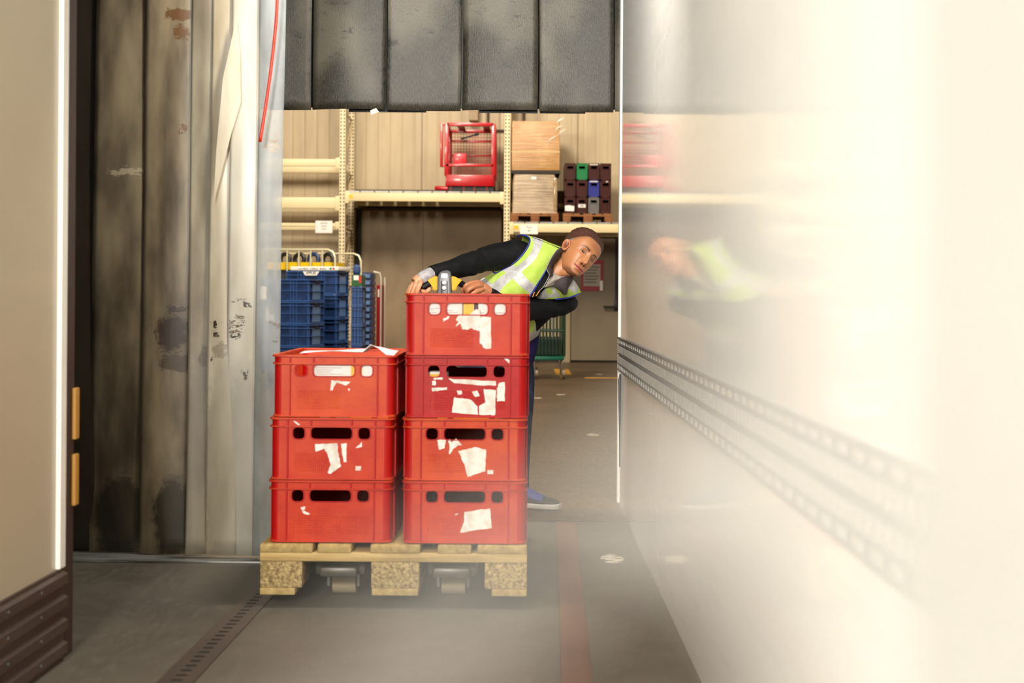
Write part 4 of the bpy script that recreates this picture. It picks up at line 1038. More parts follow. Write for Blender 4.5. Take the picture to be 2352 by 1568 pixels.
t = thing('blue_bag', 'dark blue folded bag standing on the narrow crate column behind the green box', 'bag', (at(826, 612, D4 + .3).x, D4 + .02, zb0 + 4 * h4 + hh + .002))
bm = BM(); loft(bm, [[Vector((x, y, z)) for x, y in rrect(0, 0, w_, .1, .02, 4)] for z, w_ in ((0, .07), (.05, .085), (.09, .08), (.12, .05))]); obj('bag', bm, mat('bag_blue', (40, 66, 118), .6, bump=.5), t, True)
D5 = DB + 2.5
t = thing('folding_crate_stack', 'tall dark blue stack of folded crates beside the red cage end', 'crate stack', (at(845, 700, D5).x, D5, 0))
H5 = at(845, 626, D5).z; w5 = 25 * D5 / FPX / 2; n5 = 13
for k in range(n5):
    bm = BM(); z = .17 + (H5 - .17) * k / n5; dz = (H5 - .17) / n5; box(bm, -w5, w5, -.28, .28, z, z + dz * .82, .008); box(bm, -w5 + .012, w5 - .012, -.27, .27, z + dz * .8, z + dz); obj('folded_crate', bm, BLU, t, True, 40)
    bm = BM(); box(bm, -w5 * .1, w5 * .75, -.286, -.28, z + dz * .15, z + dz * .62, .003); obj('end_panel', bm, BLD, t)
bm = BM(); box(bm, -w5, w5, -.28, .28, .10, .168, .006); obj('dolly', bm, mat('cart_base', (60, 60, 66), .5), t)
for sx in (-1, 1):
    for sy in (-1, 1): 
        bm = BM(); cyl(bm, (sx * w5 * .6 - .012, sy * .2, .05), (sx * w5 * .6 + .012, sy * .2, .05), .05, 16); obj('caster', bm, mat('caster_dark', (50, 46, 42), .5), t, True, 40)
t = thing('red_roll_cage', 'narrow red-sided roll cage at the right end of the blue crates', 'roll cage', (at(862, 700, D5).x + .0, D5 + .62, 0))
w6 = 11 * D5 / FPX / 2; z6 = at(862, 653, D5).z
bm = BM(); box(bm, -w6 * .7, w6 * .9, -.27, .27, .16, z6, .006); obj('side_panel', bm, mat('cage_side_red', (150, 12, 28), .4), t)
bm = BM(); box(bm, -w6 * .1, w6 * .5, -.2745, -.27, z6 - .16, z6 - .06); obj('white_mark', bm, PAPW, t)
bm = BM(); pts = [(w6 * 1.1, -.26, .16), (w6 * 1.1, -.26, z6 + .08), (w6 * .6, -.26, z6 + .15), (-w6 * 2, -.26, z6 + .165)]; tube(bm, pts, .010, 8); cyl(bm, (w6 * 1.1, .26, .16), (w6 * 1.1, .26, z6 + .1), .010, 8); obj('tube_frame', bm, mat('tube_white', (206, 198, 180), .35), t, True, 40)
bm = BM(); box(bm, -w6, w6, -.26, .26, .1, .16, .004); cyl(bm, (-.012, -.2, .05), (.012, -.2, .05), .05, 16); cyl(bm, (-.012, .2, .05), (.012, .2, .05), .05, 16); obj('base', bm, mat('cart_base', (60, 60, 66), .5), t, True, 40)

# green roll cage near the personnel door
DG = 17.0; kg = DG / FPX
t = thing('green_roll_cage', 'green bar-sided roll cage standing in front of the personnel door frame', 'roll cage', (at(1252, 700, DG).x, DG, 0))
Wg = 86 * kg; zb_ = at(1260, 816, DG).z; zt_ = at(1260, 640, DG).z
GRN = mat('cage_green', (12, 50, 30), .45, var=.3, vscale=(6, 6, 6)); GRB = mat('cage_base_green', (6, 88, 64), .4)
bm = BM(); box(bm, -Wg / 2, Wg / 2, -.30, .30, zb_ - .045, zb_, .01); obj('base', bm, GRB, t, True, 40)
bm = BM(); box(bm, -Wg / 2 + .055, -Wg / 2 + .10, -.305, -.29, zb_ - .035, zb_ + .01, .008); obj('white_bumper', bm, PAPW, t)
for y in (-.29, .29):
    bm = BM(); tube(bm, [(-Wg / 2, y, zb_), (-Wg / 2, y, zt_), (Wg / 2, y, zt_), (Wg / 2, y, zb_)], .016, 8)
    for z in (zb_ + .30, zb_ + .56): cyl(bm, (-Wg / 2, y, z), (Wg / 2, y, z), .012, 8)
    for k in range(1, 11): cyl(bm, (-Wg / 2 + Wg * k / 11, y, zb_), (-Wg / 2 + Wg * k / 11, y, zt_), .0075, 6)
    obj('bar_panel', bm, GRN, t, True, 40)
bm = BM()
for k in range(9):
    for x in (-Wg / 2, Wg / 2): cyl(bm, (x, -.29 + .58 * k / 8, zb_), (x, -.29 + .58 * k / 8, zt_), .0075, 6)
obj('side_bars', bm, GRN, t, True, 40)
bm = BM()
for x in (-.07, .09): cyl(bm, (x, -.1, zb_), (x, -.1, zt_), .011, 8)
obj('steel_rods', bm, mat('steel_rod', (186, 180, 176), .3, metal=.5), t, True, 40)
bm = BM(); box(bm, -Wg / 2 + .02, Wg / 2 - .03, -.2, .25, zb_ + .001, zb_ + .22, .02); obj('dark_load', bm, mat('cage_load_green', (24, 40, 26), .6), t)
for x in (-Wg / 2 + .08, Wg / 2 - .05):
    for y in (-.24, .24):
        bm = BM(); cyl(bm, (x + .03, y, .055), (x + .06, y, .055), .055, 18); box(bm, x + .015, x + .03, y - .02, y + .02, .03, zb_ - .04, .004); obj('caster', bm, mat('caster_steel', (120, 108, 92), .4, metal=.4), t, True, 40)
# ------------------------------------------------------------------ the worker
man = thing('person', 'young worker in a yellow high-visibility vest leaning sideways beside the crates, hands on the jack', 'person', (at(1150, 700, 6.6).x, 6.6, 0))
MO = Vector(man.location)
def pl(px, py, D): return at(px, py, D) - MO
def remesh(bm, vox, smooth=4):
    me = bpy.data.meshes.new('t'); bm.to_mesh(me); bm.free()
    o = bpy.data.objects.new('t', me); COL.objects.link(o)
    m = o.modifiers.new('r', 'REMESH'); m.mode = 'VOXEL'; m.voxel_size = vox
    if smooth: s = o.modifiers.new('s', 'SMOOTH'); s.factor = .5; s.iterations = smooth
    bpy.context.view_layer.update()
    r = bpy.data.meshes.new_from_object(o.evaluated_get(bpy.context.evaluated_depsgraph_get()))
    bpy.data.objects.remove(o); bpy.data.meshes.remove(me)
    b = bmesh.new(); b.from_mesh(r); bpy.data.meshes.remove(r); return b
def limb(bm, path, k=6, n=18, flat=None):
    pts = smooth_path([tuple(pl(x, y, D)) + (r,) for x, y, D, r in path], k)
    tube(bm, [p[:3] for p in pts], [p[3] for p in pts], n, flat=flat)
def ell_loft(bm, secs, side, n=28):
    """Torso sections: centre, half width along side, half depth."""
    P = smooth_path([tuple(c) + (w, d) for c, w, d in secs], 6); rings = []
    for i, p in enumerate(P):
        c = Vector(p[:3]); a = Vector(P[min(i + 1, len(P) - 1)][:3]) - Vector(P[max(0, i - 1)][:3]); a.normalize()
        l = (side - a * side.dot(a)).normalized(); f = a.cross(l)
        rings.append([c + l * p[3] * math.cos(2 * PI * k / n) + f * p[4] * math.sin(2 * PI * k / n) for k in range(n)])
    loft(bm, rings)
SIDE = (pl(1310, 690, 6.52) - pl(1195, 580, 6.42)).normalized()
TORSO = [(pl(1140, 830, 6.76), .150, .105), (pl(1140, 795, 6.74), .135, .110), (pl(1164, 748, 6.66), .126, .108), (pl(1202, 696, 6.55), .140, .108), (pl(1236, 658, 6.49), .145, .098), (pl(1262, 634, 6.465), .085, .070)]
R_ARM = [(1205, 590, 6.44, .058), (1188, 586, 6.41, .072), (1165, 588, 6.385, .068), (1140, 590, 6.36, .0625), (1118, 594, 6.33, .058), (1100, 600, 6.30, .0525), (1080, 606, 6.26, .0535), (1060, 612, 6.22, .049), (1038, 618, 6.175, .043), (1018, 621, 6.14, .037), (1000, 625, 6.12, .0345), (989, 628.5, 6.108, .034)]
L_ARM = [(1312, 684, 6.52, .036), (1306, 694, 6.51, .044), (1290, 702, 6.48, .045), (1262, 707, 6.44, .046), (1238, 708, 6.40, .049), (1212, 712, 6.35, .050), (1185, 716, 6.29, .051), (1160, 704, 6.22, .044), (1140, 688, 6.15, .037), (1127, 678, 6.12, .032)]
LEGL = [(1165, 790, 6.78, .095), (1184, 850, 6.68, .088), (1188, 920, 6.58, .078), (1188, 965, 6.55, .070), (1188, 1030, 6.57, .062), (1188, 1100, 6.60, .056), (1190, 1140, 6.60, .056)]
LEGR = [(1115, 790, 6.80, .095), (1095, 860, 6.70, .088), (1085, 940, 6.60, .076), (1082, 1000, 6.62, .066), (1078, 1090, 6.70, .058), (1076, 1135, 6.72, .056)]
def thin(path, f): return [(x, y, D, r * f) for x, y, D, r in path]

# skin: head first
HR = Matrix.Rotation(math.radians(36), 3, 'Y') @ Matrix.Rotation(math.radians(-17), 3, 'X') @ Matrix.Rotation(math.radians(28), 3, 'Z')
HO = pl(1352.5, 588.5, 6.38) - HR @ Vector((0, -.085, 0))
HW_ = np.array([(-.114, .016), (-.108, .030), (-.098, .040), (-.085, .047), (-.070, .0545), (-.05, .0615), (-.02, .0675), (0, .0705), (.03, .0755), (.06, .0765), (.085, .068), (.103, .050), (.113, .028), (.118, .008)])
HF = np.array([(-.114, .058), (-.108, .072), (-.098, .079), (-.085, .0785), (-.070, .080), (-.05, .0835), (-.02, .085), (0, .084), (.03, .0885), (.05, .087), (.07, .078), (.09, .060), (.105, .039), (.114, .020), (.118, .004)])
HB_ = np.array([(-.114, .000), (-.108, -.005), (-.098, .000), (-.085, .012), (-.070, .035), (-.05, .066), (-.02, .086), (0, .094), (.03, .101), (.06, .097), (.085, .078), (.103, .054), (.113, .030), (.118, .006)])
def ip(T, z): return np.interp(z, T[:, 0], T[:, 1])
def sm_ip(T, z): return np.mean([ip(T, np.clip(z + d, -.114, .118)) for d in np.linspace(-.006, .006, 7)], axis=0)
NZ, NA = 150, 176
zs = np.linspace(-.114, .118, NZ); an = np.linspace(0, 2 * PI, NA, endpoint=False) - PI / 2
# more columns towards the face
an = -PI / 2 + (an + PI / 2) - .45 * np.sin(an + PI / 2)
Z, A = np.meshgrid(zs, an, indexing='ij')
e = .88
cx_ = np.sign(np.cos(A)) * np.abs(np.cos(A)) ** e; sy_ = np.sign(np.sin(A)) * np.abs(np.sin(A)) ** e
w_ = sm_ip(HW_, Z); f_ = sm_ip(HF, Z); b_ = sm_ip(HB_, Z)
ymid = (b_ - f_) / 2 * .3; X = w_ * cx_
Yh = np.where(sy_ < 0, ymid + sy_ * (f_ + ymid), ymid + sy_ * (b_ - ymid))
front = np.clip(-np.sin(A), 0, 1) ** .6
def g(x0, z0, sx, sz): return np.exp(-((X - x0) / sx) ** 2 - ((Z - z0) / sz) ** 2)
def gs(x0, z0, sx, sz): return g(x0, z0, sx, sz) + g(-x0, z0, sx, sz)
D_ = np.zeros_like(X)
D_ += .0040 * gs(.030, .021, .018, .007) - .0018 * g(0, .018, .010, .010)
D_ -= .0115 * gs(.031, .001, .0150, .0100)
D_ += .0078 * gs(.031, -.0005, .0115, .0075)
na = np.interp(Z, [-.056, -.051, -.046, -.041, -.034, -.02, 0, .014, .026], [0, .006, .0165, .0215, .0215, .0160, .0105, .0060, 0])
ns = np.interp(Z, [-.056, -.045, -.036, -.02, 0, .02], [.0125, .0120, .0110, .0090, .0085, .0095])
D_ += na * np.exp(-(np.abs(X) / ns) ** 2.3)
D_ += .0115 * gs(.0165, -.0440, .0056, .0062)
D_ -= .0050 * gs(.0080, -.0525, .0036, .0030)
D_ += .0040 * gs(.048, -.018, .018, .016) + .0025 * gs(.036, -.040, .014, .020)
D_ -= .0022 * gs(.026, -.052, .006, .014)
mz = -.0735 + 4.5 * X ** 2 - .0010 * X / .025            # mouth line, lifted at the corners
lw = np.clip(1 - (X / .0265) ** 2, 0, 1)
D_ += .0062 * np.exp(-((Z - (mz + .0062)) / .0048) ** 2) * lw ** .7
D_ += .0074 * np.exp(-((Z - (mz - .0066)) / .0056) ** 2) * lw ** .8
D_ -= .0050 * np.exp(-((Z - mz) / .0016) ** 2) * np.clip(1 - (X / .029) ** 4, 0, 1)
D_ -= .0030 * gs(.0275, -.0705, .004, .005)
D_ -= .0012 * g(0, -.060, .004, .006)
D_ -= .0040 * g(0, -.0905, .016, .0050) ; D_ += .0045 * g(0, -.1035, .016, .0085)
Yh = Yh - D_ * front
V0 = np.stack([X, Yh, Z], -1)
# colours by place on the face
skin = np.array(lin((178, 120, 78))); def_ = np.ones((NZ, NA, 1)) * skin
def mixc(C, k, rgb): return C * (1 - k[..., None]) + np.array(lin(rgb)) * k[..., None]
ss = lambda x, a, b: np.clip((x - a) / (b - a), 0, 1) ** 2 * (3 - 2 * np.clip((x - a) / (b - a), 0, 1))
isf = (np.sin(A) < -.1).astype(float)
C = def_
C = mixc(C, .35 * gs(.045, -.03, .025, .025) * isf, (196, 122, 78))
C = mixc(C, .5 * g(0, -.044, .014, .010) * isf, (170, 98, 62))
C = mixc(C, .35 * gs(.031, .008, .018, .010) * isf, (128, 74, 44))
C = mixc(C, .45 * gs(.012, .052, .022, .016) * isf, (150, 88, 58))
lipk = np.clip(np.exp(-(np.abs(Z - mz) / (.0112 * np.sqrt(lw) + 1e-4)) ** 6), 0, 1) * (lw > 0.02) * isf
C = mixc(C, lipk * .92, (172, 92, 84))
C = mixc(C, np.exp(-((Z - mz) / .0014) ** 2) * (np.abs(X) < .0275) * isf, (58, 24, 20))
C = mixc(C, np.clip(1.5 * gs(.0078, -.0520, .0042, .0030), 0, 1) * isf, (44, 20, 14))
for sx_ in (1, -1):
    xe = X * sx_ - .031
    bz = .0185 + .0050 * np.clip(1 - ((xe - .004) / .024) ** 2, -1, 1)
    bk = np.exp(-((Z - bz) / (.0044 * np.clip(1.15 - (xe + .02) * 14, .45, 1.1))) ** 4) * ss(xe, -.0225, -.016) * (1 - ss(xe, .019, .025)) * isf
    C = mixc(C, bk * .93, (40, 22, 14))
    t = np.clip(1 - (xe / .0152) ** 2, 0, 1); up = -.0004 + .0042 * t ** .8 + .0008 * xe / .015; lo = -.0008 - .0036 * t
    ok = (t > 0) & (isf > 0)
    inside = ok & (Z < up) & (Z > lo)
    C = mixc(C, inside * 1., (160, 138, 122))
    gx, gz = xe + .0010 * sx_, Z - .0008
    rr = np.sqrt(gx ** 2 + gz ** 2)
    C = mixc(C, (inside & (rr < .0068)) * 1., (44, 24, 14)); C = mixc(C, (inside & (rr < .0030)) * 1., (8, 6, 6))
    C = mixc(C, (inside & (np.hypot(gx + .0018, gz - .0018) < .0011)) * 1., (250, 246, 240))
    C = mixc(C, np.exp(-((Z - up - .0004) / .0011) ** 2) * ok, (24, 12, 8)); C = mixc(C, .6 * np.exp(-((Z - lo) / .0008) ** 2) * ok, (84, 44, 30))
    C = mixc(C, .45 * np.exp(-((Z - up - .0042) / .0010) ** 2) * ok, (100, 56, 34))
rs = np.random.RandomState(3); spk = rs.rand(NZ, NA)
beard = np.clip(1.2 * g(0, -.112, .030, .013) + .75 * gs(.030, -.097, .016, .010) + .35 * g(0, -.0605, .022, .0035), 0, 1) * (1 - lipk) * (front > .1)
C = mixc(C, np.clip(beard * (.5 + .6 * spk), 0, 1) * .75, (52, 30, 20))
under = ss(-Z, .104, .112) * (Yh > -.075); C = mixc(C, under * .6, (60, 34, 22))
# hairline: front edge high on the brow, fade at the temples
back = np.sin(A)
hl = np.interp(back, [-1, -.86, -.62, -.40, -.1, .3, 1], [.076, .073, .060, .050, .034, .010, -.020])
hm = ss(Z, hl, hl + .022)
fade = ss(Z, hl - .014, hl + .010) * ss(back, -.85, -.55)
C = mixc(C, np.clip(fade * (.35 + .75 * spk), 0, 1) * .85, (50, 30, 20))
C = mixc(C, ss(Z, hl + .002, hl + .012), (48, 26, 16))
SKINM, n = nmat('skin')
va = n.new('VertexColor', layer_name='tone'); n.L.new(va.outputs['Color'], n.b.inputs['Base Color'])
n.b.inputs['Roughness'].default_value = .44; n.b.inputs['Subsurface Weight'].default_value = .12; n.b.inputs['Subsurface Radius'].default_value = (.012, .005, .003); n.b.inputs['Subsurface Scale'].default_value = .6
tcn = n.new('TexCoord').outputs['Object']; bp = n.new('Bump'); bp.inputs['Strength'].default_value = .10; bp.inputs['Distance'].default_value = .002; n.L.new(n.noise(tcn, 260, 3), bp.inputs['Height']); n.L.new(bp.outputs[0], n.b.inputs['Normal'])

body = bmesh.new(); lay = body.verts.layers.float_color.new('tone')
def add_to_body(src, colour):
    """Copies a bmesh into the body; colour is one tone or a list in vertex order."""
    src.verts.ensure_lookup_table(); M = {}
    for i, v in enumerate(src.verts):
        q = body.verts.new(v.co); q[lay] = (*(colour if not isinstance(colour, list) else colour[i]), 1); M[v] = q
    for f in src.faces: body.faces.new([M[v] for v in f.verts])
    src.free()
hb = bmesh.new()
hv = [[hb.verts.new(HO + HR @ Vector(V0[i, j])) for j in range(NA)] for i in range(NZ)]
for i in range(NZ - 1):
    for j in range(NA): hb.faces.new((hv[i][j], hv[i][(j + 1) % NA], hv[i + 1][(j + 1) % NA], hv[i + 1][j]))
hb.faces.new(hv[0][::-1]); hb.faces.new(hv[-1])
add_to_body(hb, [tuple(c) for c in C.reshape(-1, 3)])
SK = tuple(skin)
# ears
for s in (-1, 1):
    b = bmesh.new(); rings = []
    for k, (r, d) in enumerate(((1.0, .0), (1.02, .006), (.93, .0105), (.80, .0085), (.66, .0070), (.45, .0030), (.2, .0010))):
        ring = []
        for q in range(28):
            a = 2 * PI * q / 28; ry, rz_ = .0152 * r, .0278 * r
            yy, zz_ = math.cos(a) * ry * (1 if math.sin(a) > -.2 else .82), math.sin(a) * rz_
            dd = d * (1 - .45 * max(0, -math.cos(a))) 
            p = Vector((s * (.0695 + dd * 1.2 + (yy + .014) * (.62 if s < 0 else .30)), (-.003 if s < 0 else .020) + yy * .72 + zz_ * .16, -.008 + zz_ * 1.05))
            ring.append(HO + HR @ p)
        rings.append(ring)
    loft(b, rings); add_to_body(b, [tuple(lin(((176, 112, 70), (184, 120, 78), (188, 122, 80), (168, 102, 64), (150, 88, 54), (112, 60, 36), (100, 52, 30))[i // 28])) for i in range(28 * 7)])
# neck, trunk and limbs under the clothes
b = bmesh.new()
n0 = HO + HR @ Vector((0, .022, -.050)); n1 = HO + HR @ Vector((0, .030, -.095)); n2 = pl(1272, 630, 6.455)
tube(b, [n0, n1, n1.lerp(n2, .55), n2, n2 + (pl(1250, 650, 6.49) - n2)], [.054, .056, .058, .064, .075], 28)
tube(b, [HO + HR @ Vector((.0, -.045, -.092)), n1.lerp(n2, .7) + Vector((0, -.03, 0))], [.022, .02], 12)
ell_loft(b, [(c, w * .90, d * .88) for c, w, d in TORSO], SIDE)
for P_ in (R_ARM, L_ARM, LEGL, LEGR): limb(b, thin(P_, .84))
add_to_body(remesh(b, .0045, 3), SK)
# hands: right one lighter, left darker, their lighting put into the tones
def fingers(paths):
    b = bmesh.new()
    for p in paths: limb(b, p, 5, 12)
    return b
FR_ = .0099
rh = fingers([[(960, 648, 6.085, .016), (952, 660, 6.082, .015), (944, 676, 6.085, .013)], [(972, 640, 6.088, .027), (962, 645, 6.082, .029), (954, 651, 6.075, .026)],
    [(964, 645, 6.07, .011), (965, 651, 6.042, FR_ + .001), (961, 661, 6.030, FR_), (957, 674, 6.034, FR_), (962, 684, 6.056, .008)],
    [(956, 647, 6.075, .011), (955, 653, 6.05, FR_ + .001), (950, 664, 6.045, FR_), (946, 680, 6.05, FR_), (953, 692, 6.072, .008)],
    [(950, 651, 6.085, .011), (946, 658, 6.062, FR_), (941, 670, 6.058, FR_), (937, 686, 6.066, FR_), (944, 696, 6.085, .0075)],
    [(945, 656, 6.095, .010), (940, 664, 6.078, .008), (935, 677, 6.076, .0078), (932, 691, 6.085, .0074)],
    [(964, 653, 6.082, .014), (968, 664, 6.068, .0115), (975, 671, 6.046, .0102), (983, 667.5, 6.038, .0098), (988, 661.5, 6.040, .0080)]])
add_to_body(remesh(rh, .0019, 3), tuple(lin((204, 144, 106))))
lh = fingers([[(1110, 663, 6.105, .017), (1096, 664, 6.088, .017), (1082, 668, 6.072, .013)], [(1126, 677, 6.122, .026), (1114, 667, 6.112, .029), (1105, 661, 6.10, .027)],
    [(1106, 652, 6.095, .012), (1098, 648.5, 6.068, FR_ + .001), (1084, 649.5, 6.046, FR_), (1071, 655, 6.032, FR_), (1066.5, 663, 6.036, .0084), (1067, 669, 6.05, .0076)],
    [(1108, 658, 6.095, .012), (1101, 656, 6.064, FR_ + .001), (1088, 659, 6.038, FR_), (1076, 666, 6.028, FR_), (1073, 673, 6.036, .0084), (1076, 679, 6.05, .0076)],
    [(1112, 665, 6.098, .011), (1105, 666, 6.066, FR_), (1093, 670, 6.042, FR_), (1083, 676, 6.036, .0084), (1082, 684, 6.048, .0076)],
    [(1115, 672, 6.10, .010), (1109, 675, 6.072, .008), (1098, 680, 6.052, .0078), (1091, 686, 6.05, .0072)],
    [(1106, 668, 6.112, .013), (1088, 671, 6.098, .011), (1072, 672, 6.082, .0100), (1063, 668, 6.072, .0092), (1062, 660, 6.070, .0076)]])
add_to_body(remesh(lh, .0019, 3), tuple(lin((170, 110, 74))))
obj('body', body, SKINM, man, True)

# hair: short tight curls on top
hbm = bmesh.new(); nrm = np.zeros_like(V0)
du = np.roll(V0, -1, 1) - np.roll(V0, 1, 1); dz_ = np.gradient(V0, axis=0); nrm = np.cross(du, dz_); nrm /= np.linalg.norm(nrm, axis=-1, keepdims=True) + 1e-9
if (nrm[60, 0] * V0[60, 0]).sum() < 0: nrm = -nrm
hs = ss(Z, hl + .004, hl + .040); kk = rs.rand(NZ, NA); kk = (kk + np.roll(kk, 1, 0) + np.roll(kk, 1, 1) + np.roll(kk, -1, 1)) / 4
thick = hs * (.0075 + .0095 * ss(Z, .05, .10)) + hs * (kk - .5) * .0075 - .0012 * (1 - hs)
nrm[-1] = (0, 0, 1)
HVv = V0 + nrm * thick[..., None]
idx = {}
for i in range(NZ - 1):
    for j in range(NA):
        q = [(i, j), (i, (j + 1) % NA), (i + 1, (j + 1) % NA), (i + 1, j)]
        if max(hs[a] for a in q) > .02:
            for a in q:
                if a not in idx: idx[a] = hbm.verts.new(HO + HR @ Vector(HVv[a]))
            hbm.faces.new([idx[a] for a in q])
hbm.faces.new([idx[(NZ - 1, j)] for j in range(NA)])
HAIR, n = nmat('hair_curls'); tcn = n.new('TexCoord').outputs['Object']; hn = n.noise(tcn, 240, 4, .7)
n.L.new(n.mix(n.smooth(hn, .35, .7), lin((40, 20, 12)), lin((108, 56, 28))), n.b.inputs['Base Color']); n.b.inputs['Roughness'].default_value = .6
bp = n.new('Bump'); bp.inputs['Strength'].default_value = .9; bp.inputs['Distance'].default_value = .004; n.L.new(hn, bp.inputs['Height']); n.L.new(bp.outputs[0], n.b.inputs['Normal'])
obj('hair', hbm, HAIR, man, True)

# jacket, cuffs, trousers, shoes
def cloth(name, rgb, rgb2, rough=.8, fold=.6, fs=14, sheen=0.):
    m, n = nmat(name); tc = n.new('TexCoord').outputs['Object']; a = n.noise(tc, fs, 3, .5); b2 = n.noise(tc, 420, 2)
    n.L.new(n.mix(n.smooth(a, .3, .7), lin(rgb), lin(rgb2)), n.b.inputs['Base Color']); n.b.inputs['Specular IOR Level'].default_value = .22; n.b.inputs['Roughness'].default_value = rough; n.b.inputs['Sheen Weight'].default_value = sheen
    bp = n.new('Bump'); bp.inputs['Strength'].default_value = fold; bp.inputs['Distance'].default_value = .012
    n.L.new(n.math('ADD', a, n.math('MULTIPLY', b2, .02)), bp.inputs['Height']); n.L.new(bp.outputs[0], n.b.inputs['Normal']); return m
BLKC = cloth('jacket_black', (4, 5, 7), (9, 11, 14), .75, .9, 17)
b = bmesh.new(); ell_loft(b, TORSO, SIDE)
limb(b, R_ARM); limb(b, L_ARM)
limb(b, [(1262, 622, 6.47, .050), (1236, 602, 6.45, .064), (1205, 588, 6.43, .070)]); limb(b, [(1268, 640, 6.48, .05), (1292, 662, 6.50, .05), (1308, 684, 6.52, .04)])
jb = remesh(b, .006, 5)
for v in jb.verts:                                # gathers along the sleeves
    p = v.co; v.co = p + v.normal * (.0016 * math.sin(p.x * 95 + p.z * 60 + 2 * math.sin(p.y * 40)) * (.5 + .5 * math.sin(p.x * 21 + p.z * 9)))
obj('jacket', jb, BLKC, man, True)
CUF = cloth('cuff_grey', (176, 172, 174), (140, 136, 140), .8, .4, 40)
b = bmesh.new(); limb(b, [(1008, 624, 6.122, .026), (990, 629, 6.105, .0285), (976, 636, 6.09, .0295), (966, 643, 6.083, .0295)]); obj('cuff', b, CUF, man, True)
b = bmesh.new(); limb(b, [(1138, 687, 6.145, .034), (1128, 679, 6.125, .033), (1121, 674, 6.117, .030)]); obj('cuff', b, BLKC, man, True)
JEAN = cloth('jeans_dark_blue', (30, 38, 56), (46, 58, 80), .85, .6, 20)
b = bmesh.new(); limb(b, LEGL); limb(b, LEGR); ell_loft(b, [(pl(1140, 846, 6.76), .135, .10), (pl(1142, 800, 6.76), .158, .112), (pl(1150, 770, 6.72), .15, .105)], SIDE)
obj('trousers', remesh(b, .008, 4), JEAN, man, True)
NAVY = cloth('jacket_navy', (30, 30, 92), (22, 22, 60), .7, .6, 20)

def patch(grid, ku=8, kv=8):
    """Smooth sheet through a grid of photo points with distances; UV runs along and down the sheet."""
    G = [smooth_path([tuple(pl(*p)) for p in row], ku) for row in grid]
    cols = [smooth_path([tuple(G[i][j]) for i in range(len(G))], kv) for j in range(len(G[0]))]
    b = bmesh.new(); uv = b.loops.layers.uv.new('cloth'); nu, nv = len(cols), len(cols[0])
    V = [[b.verts.new(tuple(cols[j][i])) for j in range(nu)] for i in range(nv)]
    for i in range(nv - 1):
        for j in range(nu - 1):
            f = b.faces.new((V[i][j], V[i][j + 1], V[i + 1][j + 1], V[i + 1][j]))
            for lp, (a, c) in zip(f.loops, ((i, j), (i, j + 1), (i + 1, j + 1), (i + 1, j))): lp[uv].uv = (c / (nu - 1), a / (nv - 1))
    return b
def sheet(name, grid, m, parent, thick=.003, ku=8, kv=8, wrinkle=0.):
    b = patch(grid, ku, kv)
    if wrinkle:
        b.normal_update()
        for v in b.verts: p = v.co; v.co = p + v.normal * wrinkle * (math.sin(p.x * 60 - p.z * 75 + 3 * math.sin(p.z * 30)) + .6 * math.sin(p.x * 130 + p.z * 40))
    me = bpy.data.meshes.new(name); b.normal_update(); b.to_mesh(me); b.free(); me.materials.append(m)
    me.polygons.foreach_set('use_smooth', [True] * len(me.polygons))
    o = bpy.data.objects.new(name, me); COL.objects.link(o); o.parent = parent
    if thick: s = o.modifiers.new('thick', 'SOLIDIFY'); s.thickness = thick; s.offset = 0
    return o
def vest_mat(name, bands):
    m, n = nmat(name); uvn = n.new('UVMap', uv_map='cloth').outputs['UV']; U, Vv, _ = n.sep(uvn); tc = n.new('TexCoord').outputs['Object']
    f = None
    for fn in bands:
        k = fn(n, U, Vv); f = k if f is None else n.math('MAXIMUM', f, k)
    wr = n.noise(tc, 22, 3); 
    y = n.mix(n.smooth(wr, .3, .7), lin((182, 208, 92)), lin((166, 196, 70)))
    gcol = n.mix(n.smooth(n.noise(tc, 30, 3), .35, .7), lin((190, 188, 186)), lin((164, 161, 162)))
    c = n.mix(f, y, gcol) if f else y
    n.L.new(c, n.b.inputs['Base Color']); n.L.new(n.math('SUBTRACT', .75, n.math('MULTIPLY', f, .35)) if f else n.math('ADD', .75, 0), n.b.inputs['Roughness'])
    bp = n.new('Bump'); bp.inputs['Strength'].default_value = .55; bp.inputs['Distance'].default_value = .010
    n.L.new(n.math('ADD', n.noise(n.mapping(tc, (1, 1, 1)), 16, 3), n.math('MULTIPLY', n.noise(tc, 300, 2), .03)), bp.inputs['Height']); n.L.new(bp.outputs[0], n.b.inputs['Normal'])
    return m
def b_vert(n, U, V): return n.math('MULTIPLY', n.smooth(n.math('SUBTRACT', U, n.math('ADD', .50, n.math('MULTIPLY', V, .13))), -.006, .006), n.math('SUBTRACT', 1, n.smooth(U, .805, .815)))
def b_hor(n, U, V):
    a = n.math('SUBTRACT', V, n.math('SUBTRACT', .70, n.math('MULTIPLY', U, .11))); return n.band(a, 0, .125, .005)
def b_hem(n, U, V): return n.math('MULTIPLY', n.smooth(V, .925, .935), n.smooth(U, .60, .61))
VR = vest_mat('vest_right', [b_vert, b_hor, b_hem])
vest = obj('vest', patch([[(1284, 570, 6.40), (1262, 560, 6.385), (1234, 549, 6.38), (1208, 541, 6.40)],
    [(1267, 592, 6.345), (1250, 583, 6.325), (1232, 570, 6.335), (1217, 552, 6.375)],
    [(1254, 620, 6.325), (1238, 606, 6.305), (1222, 592, 6.310), (1207, 577, 6.345)],
    [(1240, 643, 6.315), (1218, 632, 6.290), (1197, 616, 6.300), (1174, 607, 6.345)],
    [(1222, 672, 6.315), (1195, 660, 6.285), (1165, 642, 6.295), (1133, 625, 6.365)],
    [(1198, 706, 6.335), (1168, 694, 6.300), (1134, 674, 6.300), (1101, 644, 6.390)]], 14, 12), VR, man, True)
vest.modifiers.new('thick', 'SOLIDIFY').thickness = .003
